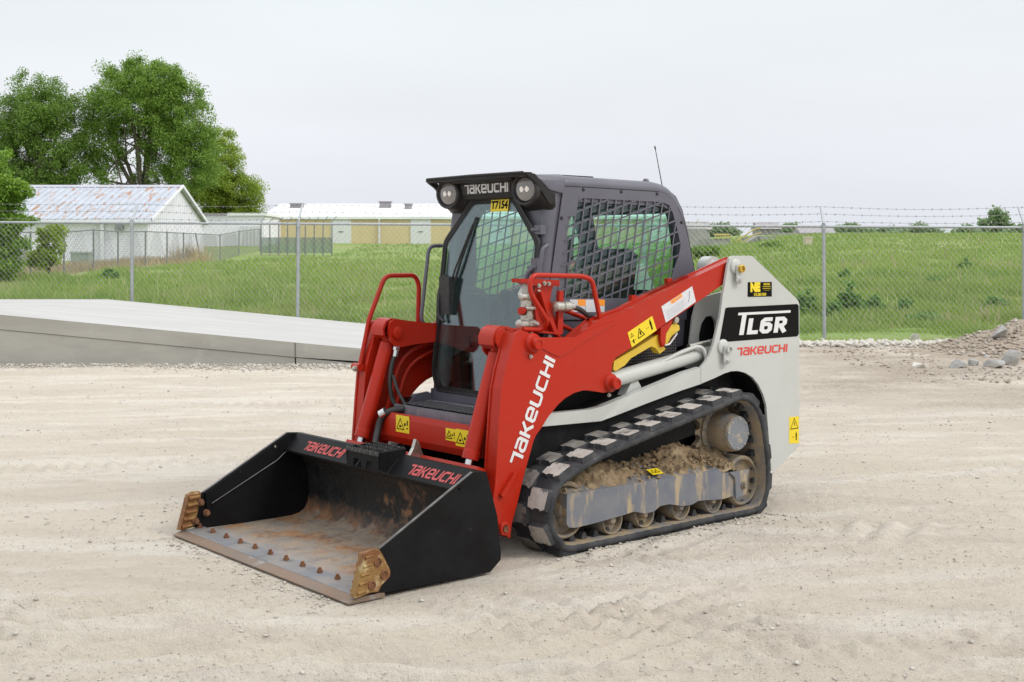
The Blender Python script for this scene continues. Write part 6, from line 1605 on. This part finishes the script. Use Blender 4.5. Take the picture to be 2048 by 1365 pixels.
M['leaf_far'] = leafmat('haze_pale_leaves', (0.22, 0.32, 0.16), (0.27, 0.37, 0.20), (0.30, 0.40, 0.22))  # leaf colour lightened to carry the haze of distance
M['weed'] = leafmat('weed_leaves', (0.12, 0.25, 0.05), (0.17, 0.32, 0.065), (0.21, 0.37, 0.085))
def leaves(centers, radii, per, size, droop=0.0, seed=0):
    r_ = np.random.default_rng(seed)
    C_ = np.repeat(np.asarray(centers, float), per, 0); Rd = np.repeat(np.asarray(radii, float), per, 0)
    n = len(C_)
    d = r_.normal(size=(n, 3)); d /= np.linalg.norm(d, axis=1)[:, None]
    rad = r_.random(n) ** .45
    P_ = C_ + d * Rd * rad[:, None]
    P_[:, 2] -= droop * r_.random(n) ** 2 * Rd[:, 2]
    nrm = r_.normal(size=(n, 3)); nrm[:, 2] += .6; nrm /= np.linalg.norm(nrm, axis=1)[:, None]
    t1 = np.cross(nrm, r_.normal(size=(n, 3))); t1 /= np.linalg.norm(t1, axis=1)[:, None]
    t2 = np.cross(nrm, t1)
    s_ = size * r_.uniform(.6, 1.35, n)[:, None]
    V = np.stack([P_ - t1 * s_, P_ + t2 * s_ * .45, P_ + t1 * s_, P_ - t2 * s_ * .45], 1).reshape(-1, 3)
    return V, np.arange(len(V)).reshape(-1, 4)
def tree(name, label, base, blobs, nclump, per, lsize, crad, leaf, trunk_r, seed, group=None, droop=.6, cat="tree", limbs=9, split=.18):
    """blobs: ellipsoids (cx,cy,cz,rx,ry,rz) relative to base that the crown's clumps fill"""
    r_ = np.random.default_rng(seed)
    root = empty(name, base); tag(root, label, cat, group)
    vol = np.array([b_[3] * b_[4] * b_[5] for b_ in blobs]); vol = vol / vol.sum()
    cen = []
    while len(cen) < nclump:
        b_ = blobs[r_.choice(len(blobs), p=vol)]
        d = r_.normal(size=3); d /= np.linalg.norm(d)
        rad = r_.random() ** .38
        p = np.array(b_[:3]) + d * np.array(b_[3:]) * rad
        if p[2] < .05: continue
        cen.append(p)
    cen = np.array(cen)
    rr = crad * r_.uniform(.55, 1.35, len(cen)); rad3 = np.stack([rr, rr, rr * .75], 1)
    V, F = leaves(cen, rad3, per, lsize, droop, seed + 1)
    np_mesh("crown", V, F, leaf, root)
    # trunk and limbs
    b = B()
    zc = np.mean([b_[2] for b_ in blobs]); ht = max(b_[2] + b_[5] for b_ in blobs)
    fork = Vector((0, 0, ht * split))
    b.tube([Vector((0, 0, -.4)), Vector((.02 * ht, 0, ht * split * .5)), fork], [trunk_r * 1.25, trunk_r, trunk_r * .85], 10)
    for k in range(limbs):
        tgt = Vector(cen[r_.choice(len(cen))]); tgt = fork + (tgt - fork) * .92
        mid = fork.lerp(tgt, .45) + Vector((r_.normal() * .03 * ht, r_.normal() * .03 * ht, .08 * ht))
        b.tube([fork - Vector((0, 0, .02 * ht)), fork.lerp(mid, .5) + Vector((0, 0, .03 * ht)), mid, mid.lerp(tgt, .55), tgt], [trunk_r * .55, trunk_r * .42, trunk_r * .30, trunk_r * .17, trunk_r * .05], 7)
        for q in range(3):
            t2 = Vector(cen[np.argmin(np.linalg.norm(cen - np.array(mid) - r_.normal(size=3) * ht * .12, axis=1))])
            b.tube([mid, mid.lerp(t2, .5) + Vector((0, 0, .02 * ht)), t2], [trunk_r * .2, trunk_r * .12, trunk_r * .04], 5)
    b.done("trunk", M['bark'], root, smooth=60)
    return root
def at_(px_, py_, d): return ((px_ - 1024) / 2457 * d, d, 1.532 + (507 - py_) / 2457 * d)
def blob(px_, py_, wx, hy, d, base, ry=None):
    x, y, z = at_(px_, py_, d); k = d / 2457
    return (x - base[0], 0, z - base[2], wx * k, (ry or wx * .85) * k, hy * k)
D = 116
bs_ = ((75 - 1024) / 2457 * D, D, 1.6)
tree("elm_tree", "dark tall elm at the left edge behind the white shed", bs_, [blob(75, 225, 78, 85, D, bs_), blob(20, 290, 62, 95, D, bs_), blob(120, 320, 60, 80, D, bs_), blob(60, 370, 90, 40, D, bs_)], 420, 220, .105, .92, M['leaf_dark'], .42, 11, "trees behind the sheds", .9)
D = 118
bs_ = ((285 - 1024) / 2457 * D, D, 1.6)
tree("elm_tree", "tallest broad elm with drooping sprays rising behind the white shed", bs_, [blob(285, 190, 105, 75, D, bs_), blob(200, 250, 62, 85, D, bs_), blob(350, 260, 78, 105, D, bs_), blob(270, 150, 55, 36, D, bs_), blob(385, 320, 62, 70, D, bs_), blob(200, 340, 40, 55, D, bs_), blob(310, 350, 40, 50, D, bs_)], 620, 220, .105, .92, M['leaf_mid'], .50, 12, "trees behind the sheds", .9, limbs=14)
D = 127
bs_ = ((455 - 1024) / 2457 * D, D, 1.6)
tree("maple_tree", "yellow-green rounded tree in front of the elms at the end of the white shed", bs_, [blob(440, 325, 48, 75, D, bs_), blob(455, 395, 62, 50, D, bs_), blob(415, 390, 48, 55, D, bs_), blob(508, 375, 24, 30, D, bs_), blob(480, 425, 46, 28, D, bs_)], 330, 200, .105, .85, M['leaf_yel'], .28, 13, "trees behind the sheds", .5)
D = 44
bs_ = ((-5 - 1024) / 2457 * D, D, float(H(-18.5, 44)))
tree("young_tree", "bright green leafy tree cut by the left edge behind the fence", bs_, [blob(-15, 385, 44, 60, D, bs_), blob(10, 425, 38, 44, D, bs_), blob(25, 380, 42, 22, D, bs_), blob(10, 480, 44, 55, D, bs_), blob(40, 440, 30, 14, D, bs_), blob(0, 530, 40, 24, D, bs_), blob(58, 372, 18, 8, D, bs_), blob(52, 408, 22, 7, D, bs_), blob(8, 315, 14, 14, D, bs_), blob(-10, 345, 20, 18, D, bs_)], 330, 80, .068, .28, M['leaf_near'], .10, 14, None, .4, split=.12)
D = 47
bs_ = ((97 - 1024) / 2457 * D, D, float(H(-17.7, 47)))
tree("yellow_shrub", "yellow-green shrub beside the shed fence at left", bs_, [blob(97, 490, 30, 42, D, bs_), blob(85, 515, 32, 26, D, bs_), blob(110, 470, 18, 25, D, bs_)], 80, 60, .065, .22, M['leaf_yel'], .05, 15, None, .3, "shrub", limbs=6, split=.1)
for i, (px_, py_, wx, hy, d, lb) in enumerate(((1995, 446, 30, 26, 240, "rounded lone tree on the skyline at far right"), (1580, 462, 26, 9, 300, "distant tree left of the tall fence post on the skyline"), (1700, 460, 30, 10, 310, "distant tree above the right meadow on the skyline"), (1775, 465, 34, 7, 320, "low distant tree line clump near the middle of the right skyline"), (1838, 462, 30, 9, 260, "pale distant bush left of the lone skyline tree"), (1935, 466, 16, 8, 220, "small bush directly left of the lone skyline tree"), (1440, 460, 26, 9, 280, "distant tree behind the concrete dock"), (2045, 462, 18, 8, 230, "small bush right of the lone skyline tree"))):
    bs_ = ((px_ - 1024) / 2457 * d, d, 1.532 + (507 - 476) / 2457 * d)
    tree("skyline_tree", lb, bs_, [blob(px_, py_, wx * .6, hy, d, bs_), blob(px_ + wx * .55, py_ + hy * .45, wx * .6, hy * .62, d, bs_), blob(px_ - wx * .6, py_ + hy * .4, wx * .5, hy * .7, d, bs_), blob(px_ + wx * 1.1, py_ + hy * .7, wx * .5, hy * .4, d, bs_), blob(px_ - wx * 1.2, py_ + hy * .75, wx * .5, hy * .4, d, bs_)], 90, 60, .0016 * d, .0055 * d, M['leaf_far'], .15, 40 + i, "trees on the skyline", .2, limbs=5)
for i, (px_, py_, wx, hy, d, lb) in enumerate(((1412, 503, 33, 13, 62, "dark green rounded shrub behind the arm pivot"), (1546, 494, 26, 9, 66, "dark green low shrub left of the utility pedestal"))):
    bs_ = ((px_ - 1024) / 2457 * d, d, 1.532 + (507 - py_ - hy) / 2457 * d)
    tree("round_shrub", lb, bs_, [blob(px_, py_, wx, hy, d, bs_), blob(px_ - wx * .4, py_ + 3, wx * .5, hy * .7, d, bs_)], 60, 60, .06, .22, M['leaf_mid'], .04, 60 + i, None, .2, "shrub", limbs=5, split=.1)
# tall weeds beyond the fence
wd_ = ((1610, 600, 22, 40, 26, "leafy weed clump just right of the machine's tower beyond the fence"), (1700, 590, 24, 52, 26, "tall dark weed to the right of the tall fence post"), (1745, 598, 24, 36, 25.5, "shorter weed clump next to the tall dark weed"), (1665, 612, 22, 20, 25, "low weed at the foot of the tall fence post"), (1808, 600, 14, 28, 26, "slim weed in the middle of the right meadow"), (1990, 585, 30, 30, 26, "broad weed clump near the right end post"), (1840, 625, 40, 18, 24, "low spreading weed below the slim weed"), (1930, 520, 14, 14, 44, "small far weed up the right meadow"), (1870, 545, 16, 10, 38, "small weed halfway up the right meadow"), (1690, 540, 12, 10, 40, "little far weed behind the tall fence post"), (412, 585, 16, 14, 27, "dark weed in the left grass between the fence posts"), (540, 545, 16, 10, 36, "small weed patch in the left meadow"), (220, 525, 18, 14, 46, "green weed at the foot of the shed fence"))
for i, (px_, py_, wx, hy, d, lb) in enumerate(wd_):
    x = (px_ - 1024) / 2457 * d; bs_ = (x, d, 1.532 + (507 - py_ - hy * .55) / 2457 * d)
    bs_ = (x, d, float(H(x, d)))
    k = d / 2457
    hz = hy * 1.15 * k
    tree("weed", lb, bs_, [(0, 0, hz * .4, wx * k * .95, wx * k * .8, hz * .4), (wx * k * .15, 0, hz * .85, wx * k * .16, wx * k * .15, hz * .55), (-wx * k * .35, 0, hz * .7, wx * k * .14, wx * k * .14, hz * .42), (wx * k * .6, 0, hz * .55, wx * k * .14, wx * k * .14, hz * .38)], 60, 26, .030 + .0008 * d, .10, M['weed'], .012, 80 + i, "weeds beyond the fence", .2, "weed", limbs=8, split=.06)

# dry straw tufts along the shed fence
M['straw'] = mat('dry_straw', (0.50, 0.40, 0.24), (0.40, 0.31, 0.18), scale=2, rough=.9)
n = 5200; tt = rng.random(n); x = np.interp(tt, [0, .4, .75, 1], [-21.5, -20.3, -20.6, -20.4]) + rng.normal(0, .5, n); y = np.interp(tt, [0, .4, .75, 1], [46, 58, 70, 79]) + rng.normal(0, .6, n)
z = H(x, y); h = rng.uniform(.15, .6, n) * (1 + 1.3 * (np.abs(y - 78) < 1.5)); a = rng.uniform(0, 6.28, n); l_ = h * rng.uniform(0, .5, n)
V = np.stack([np.stack([x - .03, y, z], 1), np.stack([x + .03, y, z], 1), np.stack([x + np.cos(a) * l_, y + np.sin(a) * l_, z + h], 1)], 1).reshape(-1, 3)
o = np_mesh("dry_grass", V, np.arange(len(V)).reshape(-1, 3), M['straw']); tag(o, "dry straw-coloured grass along the foot of the shed fence", "grass", kind="stuff")

# ================================================================== stones, heap, pebbles
M['stone'] = mat('grey_rock', (0.34, 0.335, 0.325), (0.25, 0.24, 0.225), scale=5, rough=.9, bump=.5, bscale=22, c3=(0.42, 0.39, 0.34), s3=2.5, lo3=.5, hi3=.7)
M['limestone'] = mat('white_limestone', (0.60, 0.57, 0.52), (0.50, 0.465, 0.41), scale=8, rough=.95, bump=.3, bscale=50)
M['heap_stone'] = mat('heap_stones', (0.38, 0.325, 0.265), (0.28, 0.23, 0.185), scale=6, rough=.95, c3=(0.46, 0.43, 0.385), s3=9, lo3=.52, hi3=.62)
M['grit'] = mat('lot_grit', (0.45, 0.41, 0.35), (0.37, 0.325, 0.275), scale=6, rough=.95, c3=(0.52, 0.485, 0.43), s3=11, lo3=.5, hi3=.6)
M['pebble'] = mat('lot_pebbles', (0.46, 0.425, 0.375), (0.38, 0.345, 0.30), scale=4, rough=.95, c3=(0.53, 0.505, 0.46), s3=7, lo3=.48, hi3=.6)
def rock_mesh(seed, sx, sy, sz):
    r_ = random.Random(seed); b = B()
    v = [b.bm.verts.new((r_.gauss(0, 1), r_.gauss(0, 1), r_.gauss(0, 1))) for _ in range(15)]
    for q in v: q.co = q.co.normalized() * r_.uniform(.8, 1.0); q.co.x *= sx; q.co.y *= sy; q.co.z = max(q.co.z, -.45) * sz
    res = bmesh.ops.convex_hull(b.bm, input=v)
    dl = [g for g in res['geom_interior'] if isinstance(g, bmesh.types.BMVert)]
    if dl: bmesh.ops.delete(b.bm, geom=dl, context='VERTS')
    b.bevel(min(sx, sz) * .03, 1, 20)
    return b
for i, (px_, py_, w_, h_, mt, lb) in enumerate(((1842, 735, 14, 8, 'limestone', "low pale rounded rock lying alone on the right gravel"), (1920, 734, 18, 10, 'stone', "grey broken rock left of the rubble at the gravel heap"), (1948, 730, 10, 9, 'stone', "smaller grey rock touching the left rubble rock"), (1998, 706, 20, 15, 'stone', "upper grey boulder on the side of the gravel heap"), (1993, 733, 20, 10, 'stone', "front left boulder at the foot of the gravel heap"), (2028, 728, 18, 18, 'stone', "tan-grey boulder at the right edge by the heap"), (2046, 712, 12, 12, 'stone', "boulder cut by the right edge of the picture"), (1830, 684, 12, 12, 'limestone', "white squared stone block standing at the edge of the grass"), (1978, 718, 9, 7, 'stone', "small grey rock between the two heap boulders"))):
    d = 1.532 * 2457 / (py_ + 3 - 507); x = (px_ - 1024) / 2457 * d; k = d / 2457
    w_, h_ = w_ * 1.45, h_ * 1.35
    b = rock_mesh(100 + i, w_ * k, w_ * k * .8, h_ * k * 1.1); o = b.done("rock", M[mt]); o.location = (x, d + .05, h_ * k * .35 + (.25 if py_ < 710 and px_ > 1950 else 0)); o.rotation_euler = (0, 0, i * 1.3)
    tag(o, lb, "rock", "rocks by the gravel heap")
# heap of crushed stone
nx, ny = 150, 90
xs = np.linspace(4.9, 13.5, nx); ys = np.linspace(16.4, 21.4, ny)
XX, YY = np.meshgrid(xs, ys, indexing='ij')
ZZ = .50 * ss(6.0, 8.7, XX - .45 * np.abs(YY - 19.2)) * np.exp(-((YY - 19.1) / 1.15) ** 2) + .10 * ss(5.2, 7.5, XX) * np.exp(-((YY - 18.3) / 1.3) ** 2)
ZZ = ZZ * (1 + .22 * fbm(XX * 1.1, YY * 1.1, 3)) + .035 * fbm(XX * 7, YY * 7, 4) * ss(.02, .2, ZZ) - .05 + .05 * ss(0, .08, ZZ)
V = np.stack([XX, YY, ZZ], -1).reshape(-1, 3); idx = np.arange(nx * ny).reshape(nx, ny)
F = np.stack([idx[:-1, :-1], idx[1:, :-1], idx[1:, 1:], idx[:-1, 1:]], -1).reshape(-1, 4)
M['heap'] = mat('crushed_stone_heap', (0.36, 0.295, 0.23), (0.27, 0.22, 0.17), scale=14, rough=.97, bump=.9, bscale=35, c3=(0.44, 0.40, 0.345), s3=38, lo3=.56, hi3=.66)
hp = np_mesh("gravel_heap", V, F, M['heap'], None, smooth=True); tag(hp, "heap of crushed brown-grey stone at the right edge in front of the fence", "heap")
HEAP = (xs.copy(), ys.copy(), ZZ.copy())
def scatter(name, x, y, z, s_, matl, flat=.7):
    n = len(x)
    base = np.array([(1, 0, 0), (-.5, .87, 0), (-.5, -.87, 0), (.35, .3, .9), (-.3, -.2, .8), (0, .1, -.6)])
    fc = np.array([(0, 1, 3), (1, 4, 3), (1, 2, 4), (2, 0, 4), (0, 3, 4), (1, 0, 5), (2, 1, 5), (0, 2, 5)])
    a = rng.uniform(0, 6.28, n); c, s2 = np.cos(a), np.sin(a)
    P_ = base[None] * rng.uniform(.7, 1.3, (n, 6, 1)) * s_[:, None, None]
    P_[:, :, 2] *= flat
    X_ = P_[:, :, 0] * c[:, None] - P_[:, :, 1] * s2[:, None] + x[:, None]; Y_ = P_[:, :, 0] * s2[:, None] + P_[:, :, 1] * c[:, None] + y[:, None]; Z_ = P_[:, :, 2] + z[:, None]
    V = np.stack([X_, Y_, Z_], -1).reshape(-1, 3); F = (fc[None] + (np.arange(n) * 6)[:, None, None]).reshape(-1, 3)
    return np_mesh(name, V, F, matl)
n = 15000
d = 1 / rng.uniform(1 / 20.5, 1 / 3.2, n); u = rng.uniform(-.5, .5, n); x = u * d; y = d
mx_, my_ = to_machine(x, y); ok = ~((np.abs(my_) < .9) & (mx_ > -1.4) & (mx_ < 2.15)) & ~((x < .4) & (y > 16.6))
clump = fbm(x * .8, y * .8, 3); ok &= (rng.random(n) < np.clip(.15 + clump * 2.2, .03, 1))
x, y = x[ok], y[ok]; s_ = (.0018 + .010 * rng.random(len(x)) ** 7) * (1 + y / 14)
o = scatter("loose_pebbles", x, y, lot_z(x, y) + s_ * .2, s_, M['pebble']); tag(o, "small loose pebbles scattered over the pale gravel lot", "gravel", kind="stuff")
# washed gravel along the ramp foot
n = 2200; x = rng.uniform(-9.5, -.6, n); y = 16.62 - np.abs(rng.normal(0, .28, n)); s_ = .010 + .024 * rng.random(n) ** 2
o = scatter("ramp_gravel", x, y, .003 + .02 * np.exp(-((y - 16.6) / .25) ** 2) + s_ * .2, s_, M['pebble']); tag(o, "strip of coarse gravel along the foot of the concrete ramp", "gravel", kind="stuff")
# white stones at the edge of the grass
n = 1500; x = rng.uniform(4.4, 9.0, n); y = 20.6 + rng.normal(0, .28, n) - .3 * ss(7.2, 8.6, x); s_ = .02 + .065 * rng.random(n) ** 3
o = scatter("edge_stones", x, y, .01 + s_ * .25 , s_, M['limestone']); tag(o, "white limestone pieces along the edge of the right meadow", "gravel", kind="stuff")
n = 3600; x = 4.6 + 5.0 * rng.random(n) ** .7; y = rng.uniform(14.5, 20.6, n); s_ = .008 + .03 * rng.random(n) ** 3
o = scatter("rubble", x, y, .0 + s_ * .2 + np.interp(x, [4, 5.5, 8.3, 10], [0, 0, .0, .0]), s_, M['heap_stone']); tag(o, "broken brown rubble strewn in front of the gravel heap", "gravel", kind="stuff")

# stones on the heap
n = 9000; x = rng.uniform(5.4, 11.0, n); y = rng.uniform(16.8, 20.6, n)
ix = np.clip(((x - 4.9) / (13.5 - 4.9) * (len(HEAP[0]) - 1)).round().astype(int), 0, len(HEAP[0]) - 1); iy = np.clip(((y - 16.4) / 5.0 * (len(HEAP[1]) - 1)).round().astype(int), 0, len(HEAP[1]) - 1)
z = HEAP[2][ix, iy]; ok = z > .04; x, y, z = x[ok], y[ok], z[ok]; s_ = .008 + .045 * rng.random(len(x)) ** 4
o = scatter("heap_stones", x, y, z + s_ * .15, s_, M['heap_stone']); tag(o, "crushed stones lying loose on the gravel heap", "gravel", kind="stuff")
# fine grit over the near lot
n = 30000
d = 1 / rng.uniform(1 / 17., 1 / 3.0, n); u = rng.uniform(-.48, .48, n); x = u * d; y = d
mx_, my_ = to_machine(x, y); ok = ~((np.abs(my_) < .9) & (mx_ > -1.4) & (mx_ < 2.15)) & ~((x < .4) & (y > 16.6))
ok &= rng.random(n) < np.clip(.5 + 1.2 * fbm(x * 1.7 + 3, y * 1.7, 3), .1, 1)
x, y = x[ok], y[ok]; s_ = (.0012 + .003 * rng.random(len(x)) ** 2) * (1 + y / 9)
o = scatter("grit", x, y, lot_z(x, y) + s_ * .3, s_, M['grit']); tag(o, "fine pale grit strewn over the lot surface", "gravel", kind="stuff")

# crumbs of soil pushed up along the track and the cutting edge
n = 420; a_ = rng.uniform(-.9, 1.0, n); r1 = .86 + np.abs(rng.normal(0, .09, n))
b_ = rng.uniform(-.85, .85, n); r2 = 2.10 + np.abs(rng.normal(0, .10, n))
mxx = np.concatenate([a_, r2]); myy = np.concatenate([r1, b_])
c, s2 = math.cos(3.84916), math.sin(3.84916)
x = .3122 + c * mxx - s2 * myy; y = 7.3767 + s2 * mxx + c * myy
s_ = .002 + .011 * rng.random(len(x)) ** 3
o = scatter("soil_crumbs", x, y, lot_z(x, y) + s_ * .3, s_, M['grit']); tag(o, "crumbs of pale soil pushed up along the track and bucket edge", "gravel", kind="stuff")
